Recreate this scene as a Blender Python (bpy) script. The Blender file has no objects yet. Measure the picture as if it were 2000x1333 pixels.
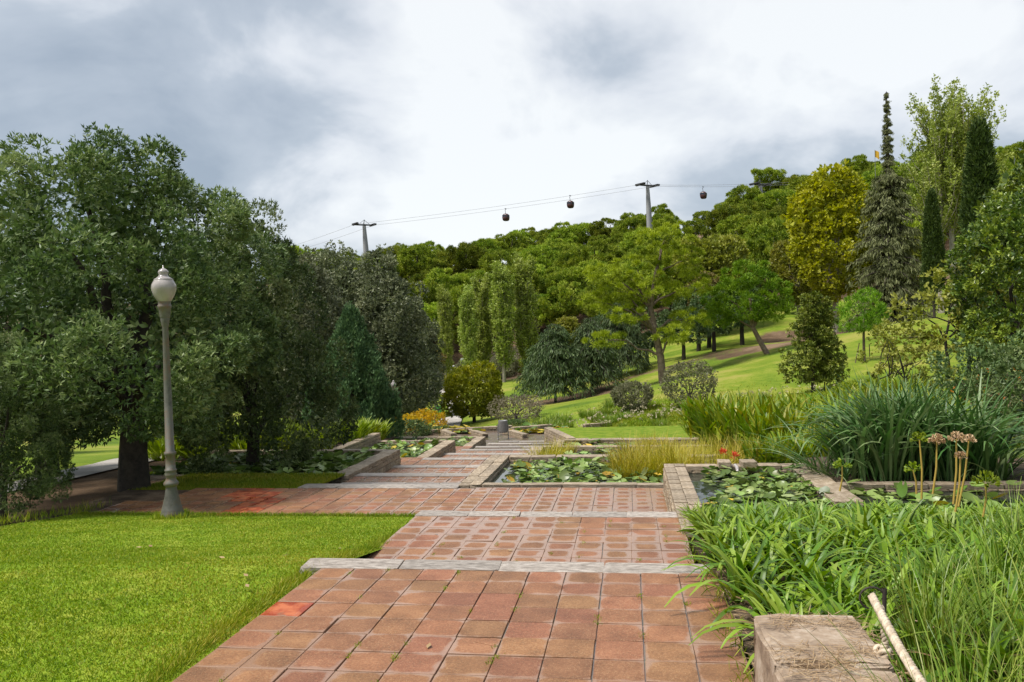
import bpy, bmesh, math, random
import numpy as np
from mathutils import Matrix, Vector
random.seed(7)
RNG = np.random.default_rng(11)
S = bpy.context.scene
COL = S.collection
# ------------------------------------------------------------------ camera
F = 1600.0; CZ = 1.93
def _rx(a):
    c, s = math.cos(a), math.sin(a); return np.array([[1,0,0],[0,c,-s],[0,s,c]])
def _rz(a):
    c, s = math.cos(a), math.sin(a); return np.array([[c,-s,0],[s,c,0],[0,0,1]])
CAMR = _rz(math.radians(8.11)) @ _rx(math.pi/2 + math.radians(-0.25)) @ _rz(math.radians(-1.4))
CAMC = np.array([0, 0, CZ])
cd = bpy.data.cameras.new('camera'); cam = bpy.data.objects.new('camera', cd); COL.objects.link(cam)
cd.sensor_fit = 'HORIZONTAL'; cd.sensor_width = 36; cd.lens = 36*F/2000; cd.clip_start = 0.05; cd.clip_end = 6000
M = Matrix([list(CAMR[i]) + [CAMC[i]] for i in range(3)] + [[0,0,0,1]])
cam.matrix_world = M
S.camera = cam
def ray(px, py): return CAMR @ np.array([(px-1000)/F, -(py-666.5)/F, -1.0])
def P(px, py, d): return CAMC + d*ray(px, py)            # a spot seen at px,py at distance d
def G(px, py, z):                                         # a spot on the level z
    r = ray(px, py); return CAMC + (z-CZ)/r[2]*r
# ------------------------------------------------------------------ world, sun, exposure
EXPO = 1.9
SUN_EL, SUN_AZ = math.radians(60), math.radians(118)       # azimuth from +Y towards -X
sundir = Vector((-math.sin(SUN_AZ)*math.cos(SUN_EL), math.cos(SUN_AZ)*math.cos(SUN_EL), math.sin(SUN_EL)))
S.view_settings.view_transform = 'Standard'; S.view_settings.look = 'None'
S.view_settings.exposure = EXPO; S.view_settings.gamma = 1; S.view_settings.use_curve_mapping = False
W = bpy.data.worlds.new('World'); S.world = W; W.use_nodes = True
nt = W.node_tree; nt.nodes.clear()
def N(t, typ, **kw):
    n = t.nodes.new(typ)
    for k, v in kw.items():
        if k[0] == '_': n.inputs[int(k[1:]) if k[1:].isdigit() else k[1:]].default_value = v
        else: setattr(n, k, v)
    return n
def Lk(t, a, b, ao=0, bi=0): t.links.new(a.outputs[ao], b.inputs[bi])
def ramp(t, stops, interp='LINEAR'):
    r = t.nodes.new('ShaderNodeValToRGB'); e = r.color_ramp.elements; r.color_ramp.interpolation = interp
    while len(e) < len(stops): e.new(0.5)
    for i, (p, c) in enumerate(stops):
        e[i].position = p; e[i].color = (*c, 1) if len(c) == 3 else c
    return r
def math_(t, op, a=None, b=None, va=0.0, vb=0.0, clamp=False):
    n = t.nodes.new('ShaderNodeMath'); n.operation = op; n.use_clamp = clamp
    n.inputs[0].default_value = va; n.inputs[1].default_value = vb
    if a is not None: t.links.new(a, n.inputs[0])
    if b is not None: t.links.new(b, n.inputs[1])
    return n.outputs[0]
tc = N(nt, 'ShaderNodeTexCoord'); sep = N(nt, 'ShaderNodeSeparateXYZ'); Lk(nt, tc, sep)
zc = math_(nt, 'MAXIMUM', sep.outputs[2], vb=0.0)
den = math_(nt, 'ADD', zc, vb=0.65)
inv = math_(nt, 'DIVIDE', None, den, va=1.0)
vm = N(nt, 'ShaderNodeVectorMath', operation='SCALE'); Lk(nt, tc, vm); nt.links.new(inv, vm.inputs['Scale'])
mp = N(nt, 'ShaderNodeMapping'); Lk(nt, vm, mp); mp.inputs['Location'].default_value = (3.85, 3.3, 0.0)
n1 = N(nt, 'ShaderNodeTexNoise', _Scale=1.5, _Detail=7.0, _Roughness=0.5, _Distortion=0.3); Lk(nt, mp, n1)
n2 = N(nt, 'ShaderNodeTexNoise', _Scale=5.0, _Detail=5.0, _Roughness=0.55, _Distortion=0.3); Lk(nt, mp, n2)
b1 = math_(nt, 'MULTIPLY_ADD', n2.outputs[0]); b1n = b1.node; b1n.inputs[1].default_value = 0.42
nt.links.new(n1.outputs[0], b1n.inputs[2])
b2 = b1
k = 1.0/2**EXPO
cr = ramp(nt, [(0.58, (0.34*k, 0.40*k, 0.475*k)), (0.70, (0.50*k, 0.555*k, 0.62*k)), (0.775, (0.76*k, 0.79*k, 0.83*k)), (0.85, (0.93*k, 0.95*k, 0.955*k))])
nt.links.new(b2, cr.inputs[0])
sky = N(nt, 'ShaderNodeTexSky', sky_type='NISHITA', sun_disc=False, sun_elevation=SUN_EL, sun_rotation=-SUN_AZ)
ss = N(nt, 'ShaderNodeVectorMath', operation='SCALE'); Lk(nt, sky, ss); ss.inputs['Scale'].default_value = 0.1
mx = N(nt, 'ShaderNodeMixRGB', _0=0.94); Lk(nt, ss, mx, 0, 1); Lk(nt, cr, mx, 0, 2)
bg = N(nt, 'ShaderNodeBackground', _1=1.0); Lk(nt, mx, bg); wo = N(nt, 'ShaderNodeOutputWorld'); Lk(nt, bg, wo)
sl = bpy.data.lights.new('sun', 'SUN'); sl.energy = 1.5; sl.angle = math.radians(16); sl.color = (1, 0.96, 0.9)
so = bpy.data.objects.new('sun', sl); COL.objects.link(so); so.rotation_euler = sundir.to_track_quat('Z', 'Y').to_euler()

# ------------------------------------------------------------------ materials
MAT = {}
def new_mat(name):
    m = bpy.data.materials.new(name); m.use_nodes = True; t = m.node_tree; t.nodes.clear()
    o = N(t, 'ShaderNodeOutputMaterial'); MAT[name] = m; return m, t, o
def leaf_mat(name, cols, rough=0.5, trans=0.3, spec=0.35, objvar=0.07, inst=False):
    m, t, o = new_mat(name)
    g = N(t, 'ShaderNodeAttribute', attribute_name='tone'); n = len(cols)
    r = ramp(t, [(i/(n-1) if n > 1 else 0, c) for i, c in enumerate(cols)]); oi = N(t, 'ShaderNodeObjectInfo')
    if inst: t.links.new(math_(t, 'FRACT', math_(t, 'MULTIPLY', oi.outputs['Random'], vb=37.7)), r.inputs[0])
    else: t.links.new(g.outputs['Fac'], r.inputs[0])
    h = N(t, 'ShaderNodeHueSaturation'); Lk(t, r, h, 0, 4)
    v = N(t, 'ShaderNodeMapRange', _3=1-objvar*2, _4=1+objvar*2); t.links.new(oi.outputs['Random'], v.inputs[0]); t.links.new(v.outputs[0], h.inputs['Value'])
    ho = math_(t, 'MULTIPLY_ADD', oi.outputs['Random'], vb=0.018); ho.node.inputs[2].default_value = 0.491; t.links.new(ho, h.inputs['Hue'])
    p = N(t, 'ShaderNodeBsdfPrincipled', _Roughness=rough); p.inputs['Specular IOR Level'].default_value = spec; Lk(t, h, p)
    tr = N(t, 'ShaderNodeBsdfTranslucent'); br = N(t, 'ShaderNodeHueSaturation', _Saturation=1.1, _Value=1.3); Lk(t, h, br, 0, 4); Lk(t, br, tr)
    x = N(t, 'ShaderNodeMixShader', _0=trans); Lk(t, p, x, 0, 1); Lk(t, tr, x, 0, 2); Lk(t, x, o)
    return m
def patchy(name, tint, scale=.45, amt=.75):
    """larger dry and lush patches over a leaf material, fixed to the place"""
    t = MAT[name].node_tree; p = next(n for n in t.nodes if n.type == 'BSDF_PRINCIPLED'); src = p.inputs[0].links[0].from_socket
    g = N(t, 'ShaderNodeNewGeometry'); n = N(t, 'ShaderNodeTexNoise', _Scale=scale, _Detail=4, _Roughness=.6); t.links.new(g.outputs['Position'], n.inputs[0])
    r = ramp(t, [(.44, (0, 0, 0)), (.68, (amt, amt, amt))]); Lk(t, n, r); x = N(t, 'ShaderNodeMixRGB', blend_type='MULTIPLY'); Lk(t, r, x); t.links.new(src, x.inputs[1]); x.inputs[2].default_value = (*tint, 1)
    for l in list(src.links):
        if l.to_node != x: t.links.new(x.outputs[0], l.to_socket)
def surf_mat(name, c1, c2, scale=6, rough=0.7, bump=0.2, c3=None, fine=60, spec=0.4, bdist=0.02, coords='Object', metal=0):
    m, t, o = new_mat(name)
    tcn = N(t, 'ShaderNodeTexCoord') if coords != 'World' else N(t, 'ShaderNodeNewGeometry')
    src = tcn.outputs[coords] if coords != 'World' else tcn.outputs['Position']
    a = N(t, 'ShaderNodeTexNoise', _Scale=scale, _Detail=6, _Roughness=0.6); t.links.new(src, a.inputs[0])
    f = N(t, 'ShaderNodeTexNoise', _Scale=fine, _Detail=3, _Roughness=0.6); t.links.new(src, f.inputs[0])
    mix = math_(t, 'MULTIPLY_ADD', f.outputs[0], vb=0.4); t.links.new(a.outputs[0], mix.node.inputs[2])
    st = [(0.5, c1), (0.85, c2)] if c3 is None else [(0.45, c1), (0.68, c2), (0.88, c3)]
    r = ramp(t, st); t.links.new(mix, r.inputs[0])
    oi = N(t, 'ShaderNodeObjectInfo'); h = N(t, 'ShaderNodeHueSaturation'); Lk(t, r, h, 0, 4)
    v = N(t, 'ShaderNodeMapRange', _3=0.78, _4=1.22); t.links.new(oi.outputs['Random'], v.inputs[0]); t.links.new(v.outputs[0], h.inputs['Value'])
    p = N(t, 'ShaderNodeBsdfPrincipled', _Roughness=rough, _Metallic=metal); p.inputs['Specular IOR Level'].default_value = spec; Lk(t, h, p)
    b = N(t, 'ShaderNodeBump', _Strength=bump, _Distance=bdist); t.links.new(mix, b.inputs['Height']); Lk(t, b, p, 0, p.inputs.find('Normal')); Lk(t, p, o)
    return m
def ground_mat():
    m, t, o = new_mat('ground')
    g = N(t, 'ShaderNodeNewGeometry'); at = N(t, 'ShaderNodeAttribute', attribute_name='dirt')
    def noise(sc, d=5, r=0.6):
        n = N(t, 'ShaderNodeTexNoise', _Scale=sc, _Detail=d, _Roughness=r); t.links.new(g.outputs['Position'], n.inputs[0]); return n
    a = noise(0.18); b = noise(2.2); c = noise(25, 4)
    s = math_(t, 'MULTIPLY_ADD', b.outputs[0], vb=0.35); t.links.new(a.outputs[0], s.node.inputs[2])
    s2 = math_(t, 'MULTIPLY_ADD', c.outputs[0], vb=0.4); t.links.new(s, s2.node.inputs[2])
    gr = ramp(t, [(0.62, (0.055, 0.10, 0.008)), (0.78, (0.11, 0.17, 0.011)), (0.90, (0.165, 0.21, 0.018)), (1.0, (0.25, 0.24, 0.05))]); t.links.new(s2, gr.inputs[0])
    di = ramp(t, [(0.6, (0.03, 0.019, 0.011)), (0.9, (0.11, 0.07, 0.04)), (1.0, (0.19, 0.13, 0.08))]); t.links.new(s2, di.inputs[0])
    e = math_(t, 'MULTIPLY_ADD', b.outputs[0], vb=0.7); t.links.new(at.outputs['Fac'], e.node.inputs[2])
    e2 = N(t, 'ShaderNodeMapRange', interpolation_type='SMOOTHSTEP'); t.links.new(e, e2.inputs[0]); e2.inputs[1].default_value = 0.72; e2.inputs[2].default_value = 0.98
    x = N(t, 'ShaderNodeMixRGB'); t.links.new(e2.outputs[0], x.inputs[0]); Lk(t, gr, x, 0, 1); Lk(t, di, x, 0, 2)
    p = N(t, 'ShaderNodeBsdfPrincipled', _Roughness=0.9); p.inputs['Specular IOR Level'].default_value = 0.15; Lk(t, x, p)
    bu = N(t, 'ShaderNodeBump', _Strength=0.6, _Distance=0.08); t.links.new(s2, bu.inputs['Height']); Lk(t, bu, p, 0, p.inputs.find('Normal')); Lk(t, p, o)
    return m
def tile_mat(name, joined=False):
    """fired clay paving with aggregate specks; a film of rain water lies along the edges of each tile"""
    m, t, o = new_mat(name)
    tcn = N(t, 'ShaderNodeTexCoord'); g = N(t, 'ShaderNodeNewGeometry'); oi = N(t, 'ShaderNodeObjectInfo')
    sp = N(t, 'ShaderNodeSeparateXYZ'); Lk(t, tcn, sp, 3)
    ax = math_(t, 'ABSOLUTE', sp.outputs[0]); ay = math_(t, 'ABSOLUTE', sp.outputs[1])
    sx = math_(t, 'POWER', math_(t, 'DIVIDE', ax, vb=0.145), vb=5.0); sy = math_(t, 'POWER', math_(t, 'DIVIDE', ay, vb=0.145), vb=5.0)
    edge = math_(t, 'POWER', math_(t, 'ADD', sx, sy), vb=0.2)
    def noise(sc, d=4, r=0.55, src=None):
        n = N(t, 'ShaderNodeTexNoise', _Scale=sc, _Detail=d, _Roughness=r); t.links.new(src or g.outputs['Position'], n.inputs[0]); return n.outputs[0]
    wetattr = N(t, 'ShaderNodeAttribute', attribute_type='OBJECT', attribute_name='wet')
    big = noise(0.55, 3); mid = noise(4.5, 4); fine = noise(170, 2); sand = noise(55, 3)
    base = math_(t, 'MULTIPLY_ADD', mid, vb=0.9); t.links.new(edge, base.node.inputs[2])
    base = math_(t, 'ADD', base, math_(t, 'MULTIPLY', big, vb=1.3))
    base = math_(t, 'ADD', base, math_(t, 'MULTIPLY', wetattr.outputs['Fac'], vb=0.35))
    wet = N(t, 'ShaderNodeMapRange', interpolation_type='SMOOTHSTEP'); t.links.new(base, wet.inputs[0]); wet.inputs[1].default_value = 1.98; wet.inputs[2].default_value = 2.2
    tn = N(t, 'ShaderNodeSeparateXYZ'); t.links.new(g.outputs['True Normal'], tn.inputs[0]); flat = math_(t, 'GREATER_THAN', tn.outputs[2], vb=0.97)
    wetf = math_(t, 'MULTIPLY', wet.outputs[0], flat)
    cr_ = ramp(t, [(0.3, (0.11, 0.042, 0.017)), (0.5, (0.21, 0.086, 0.037)), (0.72, (0.33, 0.155, 0.073))]); t.links.new(math_(t, 'ADD', math_(t, 'MULTIPLY', mid, vb=0.5), math_(t, 'MULTIPLY', sand, vb=0.5)), cr_.inputs[0])
    h = N(t, 'ShaderNodeHueSaturation'); Lk(t, cr_, h, 0, 4)
    v = N(t, 'ShaderNodeMapRange', _3=0.82, _4=1.16); t.links.new(oi.outputs['Random'], v.inputs[0]); t.links.new(v.outputs[0], h.inputs['Value'])
    ho = math_(t, 'MULTIPLY_ADD', math_(t, 'FRACT', math_(t, 'MULTIPLY', oi.outputs['Random'], vb=17.3)), vb=0.022); ho.node.inputs[2].default_value = 0.490; t.links.new(ho, h.inputs['Hue'])
    spk = ramp(t, [(0.60, (0, 0, 0)), (0.68, (1, 1, 1))]); t.links.new(fine, spk.inputs[0])
    x1 = N(t, 'ShaderNodeMixRGB'); Lk(t, h, x1, 0, 1); x1.inputs[2].default_value = (0.5, 0.36, 0.19, 1)
    t.links.new(math_(t, 'MULTIPLY', spk.outputs[0], vb=0.55), x1.inputs[0])
    x2 = N(t, 'ShaderNodeMixRGB'); Lk(t, x1, x2, 0, 1); x2.inputs[2].default_value = (0.30, 0.185, 0.125, 1)
    t.links.new(math_(t, 'MULTIPLY', wet.outputs[0], vb=0.6), x2.inputs[0])
    cl = N(t, 'ShaderNodeAttribute', attribute_type='OBJECT', attribute_name='clay')
    cm = ramp(t, [(0.36, (0, 0, 0)), (0.44, (1, 1, 1))]); t.links.new(mid, cm.inputs[0]); cc = ramp(t, [(0.40, (0.42, 0.115, 0.04)), (0.56, (0.27, 0.04, 0.008))]); t.links.new(noise(7.5, 3), cc.inputs[0])
    x3 = N(t, 'ShaderNodeMixRGB'); t.links.new(math_(t, 'MULTIPLY', cl.outputs['Fac'], cm.outputs[0]), x3.inputs[0]); Lk(t, x2, x3, 0, 1); Lk(t, cc, x3, 0, 2)
    p = N(t, 'ShaderNodeBsdfPrincipled'); Lk(t, x3, p)
    rr = N(t, 'ShaderNodeMapRange', _3=0.62, _4=0.2); t.links.new(wetf, rr.inputs[0]); t.links.new(rr.outputs[0], p.inputs['Roughness'])
    b = N(t, 'ShaderNodeBump', _Strength=0.35, _Distance=0.004)
    t.links.new(math_(t, 'MULTIPLY', math_(t, 'ADD', sand, mid), math_(t, 'SUBTRACT', None, wet.outputs[0], va=1.0)), b.inputs['Height']); Lk(t, b, p, 0, p.inputs.find('Normal')); Lk(t, p, o)
    return m
def water_mat():
    m, t, o = new_mat('water')
    g = N(t, 'ShaderNodeNewGeometry'); n = N(t, 'ShaderNodeTexNoise', _Scale=3.0, _Detail=3); t.links.new(g.outputs['Position'], n.inputs[0])
    p = N(t, 'ShaderNodeBsdfPrincipled', _Roughness=0.04); p.inputs['Base Color'].default_value = (0.03, 0.035, 0.025, 1); p.inputs['IOR'].default_value = 1.33
    b = N(t, 'ShaderNodeBump', _Strength=0.06, _Distance=0.05); t.links.new(n.outputs[0], b.inputs['Height']); Lk(t, b, p, 0, p.inputs.find('Normal')); Lk(t, p, o)
def plain(name, col, rough=0.5, metal=0.0, spec=0.5, trans=0.0):
    m, t, o = new_mat(name)
    p = N(t, 'ShaderNodeBsdfPrincipled', _Roughness=rough, _Metallic=metal); p.inputs['Base Color'].default_value = (*col, 1); p.inputs['Specular IOR Level'].default_value = spec
    p.inputs['Transmission Weight'].default_value = trans
    g = N(t, 'ShaderNodeTexCoord'); n = N(t, 'ShaderNodeTexNoise', _Scale=9, _Detail=5); t.links.new(g.outputs['Object'], n.inputs[0])
    h = N(t, 'ShaderNodeHueSaturation'); h.inputs['Color'].default_value = (*col, 1); v = N(t, 'ShaderNodeMapRange', _1=0.3, _2=0.7, _3=0.82, _4=1.12); Lk(t, n, v); t.links.new(v.outputs[0], h.inputs['Value']); Lk(t, h, p); Lk(t, p, o)
    return m
ground_mat(); tile_mat('tile'); water_mat()
leaf_mat('oak_leaf', [(0.034, 0.064, 0.020), (0.073, 0.119, 0.033), (0.132, 0.189, 0.057), (0.255, 0.307, 0.122)], 0.5, 0.22, 0.32)
leaf_mat('oak_leaf_grey', [(0.05, 0.066, 0.032), (0.11, 0.13, 0.06), (0.19, 0.21, 0.11), (0.3, 0.31, 0.19)], 0.5, 0.18, 0.4)
leaf_mat('yew_leaf', [(0.049, 0.107, 0.046), (0.097, 0.186, 0.073), (0.162, 0.268, 0.106)], 0.6, 0.15, 0.2)
leaf_mat('pine_leaf', [(0.129, 0.160, 0.013), (0.267, 0.310, 0.020), (0.386, 0.420, 0.039)], 0.6, 0.2, 0.2)
leaf_mat('pine_far', [(0.07, 0.115, 0.014), (0.15, 0.215, 0.022), (0.26, 0.32, 0.035), (0.36, 0.4, 0.06)], 0.7, 0.25, 0.15, 0.2)
leaf_mat('pine_bright', [(0.08, 0.17, 0.010), (0.15, 0.26, 0.014), (0.23, 0.34, 0.025)], 0.6, 0.2, 0.2)
leaf_mat('poplar_leaf', [(0.189, 0.254, 0.035), (0.298, 0.366, 0.071), (0.439, 0.479, 0.130)], 0.5, 0.25)
leaf_mat('cedar_leaf', [(0.025, 0.053, 0.015), (0.064, 0.106, 0.030), (0.119, 0.167, 0.055)], 0.6, 0.12)
leaf_mat('dry_conifer', [(0.059, 0.068, 0.023), (0.114, 0.121, 0.042), (0.182, 0.189, 0.078)], 0.7, 0.12)
leaf_mat('plane_leaf', [(0.25, 0.29, 0.014), (0.38, 0.41, 0.02), (0.5, 0.5, 0.04)], 0.5, 0.3)
leaf_mat('conifer_gold', [(0.074, 0.101, 0.014), (0.149, 0.182, 0.024), (0.257, 0.270, 0.041)], 0.6, 0.15)
leaf_mat('cypress_leaf', [(0.025, 0.045, 0.012), (0.055, 0.085, 0.02), (0.10, 0.135, 0.03)], 0.6, 0.12, 0.2)
leaf_mat('round_leaf', [(0.122, 0.143, 0.008), (0.244, 0.262, 0.012), (0.390, 0.363, 0.018)], 0.5, 0.25)
leaf_mat('brown_leaf', [(0.09, 0.075, 0.02), (0.15, 0.12, 0.03), (0.20, 0.15, 0.05)], 0.6, 0.2)
leaf_mat('light_leaf', [(0.143, 0.165, 0.022), (0.231, 0.242, 0.033), (0.330, 0.319, 0.066)], 0.5, 0.3)
leaf_mat('gloss_leaf', [(0.040, 0.075, 0.014), (0.086, 0.136, 0.020), (0.173, 0.224, 0.028), (0.310, 0.354, 0.044)], 0.35, 0.18, 0.5)
leaf_mat('grey_shrub', [(0.120, 0.132, 0.060), (0.204, 0.210, 0.102), (0.312, 0.300, 0.180)], 0.6, 0.2)
leaf_mat('bronze_shrub', [(0.108, 0.090, 0.060), (0.192, 0.162, 0.102), (0.288, 0.252, 0.168)], 0.6, 0.2)
leaf_mat('yellow_shrub', [(0.35, 0.25, 0.012), (0.55, 0.36, 0.012), (0.66, 0.45, 0.02)], 0.5, 0.3)
leaf_mat('lime_leaf', [(0.13, 0.19, 0.012), (0.21, 0.28, 0.015), (0.30, 0.36, 0.03)], 0.5, 0.3)
leaf_mat('iris_leaf', [(0.210, 0.200, 0.015), (0.357, 0.304, 0.025), (0.483, 0.378, 0.050), (0.315, 0.326, 0.030)], 0.5, 0.3)
leaf_mat('canna_leaf', [(0.076, 0.150, 0.008), (0.145, 0.243, 0.013), (0.260, 0.323, 0.020), (0.275, 0.254, 0.024)], 0.45, 0.3)
leaf_mat('strap_leaf', [(0.035, 0.093, 0.018), (0.065, 0.147, 0.029), (0.117, 0.207, 0.058), (0.199, 0.262, 0.106)], 0.48, 0.2, 0.4)
leaf_mat('strap_leaf_part', [(0.035, 0.093, 0.018), (0.065, 0.147, 0.029), (0.117, 0.207, 0.058), (0.199, 0.262, 0.106)], 0.48, 0.2, 0.4, 0.1, True)
leaf_mat('agapanthus_leaf', [(0.058, 0.127, 0.010), (0.106, 0.202, 0.014), (0.181, 0.278, 0.016), (0.244, 0.334, 0.041)], 0.42, 0.25, 0.34, 0.10, True)
leaf_mat('agapanthus_mass', [(0.058, 0.127, 0.010), (0.106, 0.202, 0.014), (0.181, 0.278, 0.016), (0.244, 0.334, 0.041)], 0.42, 0.25, 0.34)
leaf_mat('thin_leaf', [(0.075, 0.15, 0.012), (0.13, 0.22, 0.02), (0.21, 0.29, 0.04), (0.26, 0.28, 0.05)], 0.4, 0.25)
leaf_mat('dry_leaf', [(0.24, 0.15, 0.075), (0.38, 0.26, 0.14), (0.50, 0.38, 0.23)], 0.7, 0.2)
leaf_mat('sedge_leaf', [(0.12, 0.09, 0.015), (0.20, 0.15, 0.03), (0.22, 0.20, 0.03)], 0.6, 0.25)
leaf_mat('turf', [(0.092, 0.160, 0.006), (0.146, 0.228, 0.008), (0.216, 0.296, 0.012), (0.346, 0.349, 0.050)], 0.55, 0.3, 0.25)
patchy('turf', (1.5, 1.1, 1.8), .5, 1.0)
leaf_mat('pad', [(0.07, 0.13, 0.02), (0.13, 0.2, 0.035), (0.2, 0.28, 0.07), (0.27, 0.32, 0.11)], 0.38, 0.15, 0.42, 0.22, True)
leaf_mat('pad_mass', [(0.07, 0.13, 0.02), (0.13, 0.2, 0.035), (0.2, 0.28, 0.07), (0.27, 0.32, 0.11)], 0.38, 0.15, 0.42)
leaf_mat('pad_yellow', [(0.4, 0.34, 0.04), (0.46, 0.3, 0.04)], 0.6, 0.15, 0.25, 0.2, True)
leaf_mat('flower_red', [(0.55, 0.05, 0.03), (0.62, 0.14, 0.07)], 0.5, 0.3)
leaf_mat('flower_orange', [(0.60, 0.16, 0.02), (0.70, 0.30, 0.04)], 0.5, 0.3)
leaf_mat('seed_head', [(0.45, 0.30, 0.16), (0.58, 0.42, 0.26)], 0.6, 0.2)
leaf_mat('cream_flower', [(0.50, 0.45, 0.30), (0.62, 0.55, 0.36)], 0.6, 0.2)
surf_mat('bark', (0.018, 0.014, 0.010), (0.06, 0.047, 0.034), 7, 0.85, 0.6, fine=40)
surf_mat('bark_pine', (0.075, 0.05, 0.034), (0.22, 0.165, 0.12), 5, 0.85, 0.6, fine=30)
surf_mat('bark_pale', (0.20, 0.175, 0.13), (0.40, 0.36, 0.29), 3, 0.8, 0.4, fine=20)
surf_mat('stone', (0.12, 0.085, 0.052), (0.26, 0.195, 0.125), 5, 0.75, 0.5, (0.40, 0.335, 0.25), 45)
surf_mat('cap_stone', (0.15, 0.11, 0.07), (0.28, 0.215, 0.145), 5, 0.65, 0.5, (0.40, 0.33, 0.245), 40)
surf_mat('slab_stone', (0.11, 0.085, 0.065), (0.27, 0.228, 0.19), 9, 0.42, 0.6, (0.43, 0.38, 0.33), 50, 0.5, 0.008)
surf_mat('block_stone', (0.12, 0.085, 0.06), (0.27, 0.20, 0.14), 4, 0.75, 0.8, (0.40, 0.33, 0.26), 22, 0.3, 0.02)
surf_mat('mortar', (0.055, 0.042, 0.032), (0.15, 0.115, 0.09), 5, 0.5, 0.4, coords='World')
surf_mat('joint', (0.05, 0.032, 0.022), (0.16, 0.11, 0.085), 2.2, 0.2, 0.2, (0.07, 0.075, 0.02), 60, 0.5, 0.004, 'World')
surf_mat('soil', (0.022, 0.015, 0.010), (0.075, 0.052, 0.034), 3, 0.9, 0.8, (0.16, 0.115, 0.075), 30, 0.2, 0.04, 'World')
surf_mat('turf_base', (0.07, 0.13, 0.006), (0.13, 0.20, 0.010), 3, 0.9, 0.5, (0.22, 0.25, 0.03), 60, 0.15, 0.02, 'World')
surf_mat('path', (0.26, 0.23, 0.20), (0.42, 0.39, 0.35), 1.5, 0.7, 0.2, None, 40, 0.3, 0.01, 'World')
surf_mat('lamp_paint', (0.055, 0.052, 0.04), (0.115, 0.112, 0.095), 4, 0.55, 0.3, (0.14, 0.085, 0.05), 30, 0.5, 0.004)
surf_mat('clay', (0.42, 0.075, 0.015), (0.60, 0.13, 0.035), 5, 0.22, 0.1, None, 30, 0.5, 0.003, 'World')
surf_mat('rope', (0.34, 0.27, 0.19), (0.56, 0.47, 0.36), 30, 0.9, 0.6, None, 160, 0.1, 0.003)
plain('globe', (0.50, 0.45, 0.435), 0.16, 0, 0.5, 0.3)
plain('iron', (0.045, 0.035, 0.03), 0.7, 0.4); plain('steel', (0.22, 0.22, 0.22), 0.55, 0.2)
plain('tower_paint', (0.30, 0.30, 0.30), 0.6); plain('tower_dark', (0.06, 0.06, 0.06), 0.6)
plain('cabin_red', (0.085, 0.035, 0.032), 0.35); plain('cabin_glass', (0.03, 0.035, 0.05), 0.1)
plain('white_paint', (0.75, 0.75, 0.74), 0.35); plain('dark_glass', (0.02, 0.022, 0.025), 0.08); plain('rubber', (0.02, 0.02, 0.02), 0.8)
plain('green_plastic', (0.06, 0.32, 0.06), 0.45); plain('wood_grey', (0.26, 0.24, 0.22), 0.8); plain('cactus', (0.30, 0.33, 0.16), 0.6); plain('red_tail', (0.4, 0.02, 0.02), 0.3)

# ------------------------------------------------------------------ mesh helpers
def set_tone(me, v):
    a = me.attributes.new('tone', 'FLOAT', 'FACE'); a.data.foreach_set('value', np.clip(v, 0, 1).astype(np.float32)); return me
def mesh_np(name, V, Q, mat, smooth=False):
    """V (n,3), Q (m,k) faces of one size"""
    me = bpy.data.meshes.new(name); V = np.asarray(V, np.float32); Q = np.asarray(Q, np.int32); m, kk = Q.shape
    me.vertices.add(len(V)); me.vertices.foreach_set('co', V.ravel())
    me.loops.add(m*kk); me.loops.foreach_set('vertex_index', Q.ravel())
    me.polygons.add(m); me.polygons.foreach_set('loop_start', np.arange(0, m*kk, kk, dtype=np.int32))
    if smooth: me.polygons.foreach_set('use_smooth', np.ones(m, bool))
    me.update(); me.validate()
    if mat: me.materials.append(MAT[mat])
    return me
def mesh_bm(name, bm, mat, smooth=False):
    me = bpy.data.meshes.new(name); bm.to_mesh(me); bm.free()
    if smooth:
        for p in me.polygons: p.use_smooth = True
    if mat: me.materials.append(MAT[mat])
    return me
def obj(name, me, parent=None, loc=(0,0,0), rot=(0,0,0), scale=(1,1,1)):
    o = bpy.data.objects.new(name, me); COL.objects.link(o); o.location = loc; o.rotation_euler = rot; o.scale = scale
    if parent is not None: o.parent = parent
    return o
def tag(o, label=None, cat=None, group=None, kind=None):
    if label: o['label'] = label
    if cat: o['category'] = cat
    if group: o['group'] = group
    if kind: o['kind'] = kind
    return o
def thing(name, label, cat, loc=(0,0,0), rz=0, group=None):
    return tag(obj(name, None, None, tuple(loc), (0, 0, rz)), label, cat, group)
def nrm(a): return a/np.maximum(np.linalg.norm(a, axis=-1, keepdims=True), 1e-9)
def leaves(name, base, d, up, L, Wd, mat, tone=None):
    n = len(base); d = nrm(d); s = nrm(np.cross(d, up)); L = np.broadcast_to(L, (n,))[:, None]; Wd = np.broadcast_to(Wd, (n,))[:, None]
    V = np.stack([base, base+d*L*0.5+s*Wd*0.5, base+d*L, base+d*L*0.5-s*Wd*0.5], 1).reshape(-1, 3)
    return set_tone(mesh_np(name, V, np.arange(4*n).reshape(n, 4), mat), RNG.random(n) if tone is None else tone)
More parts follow.
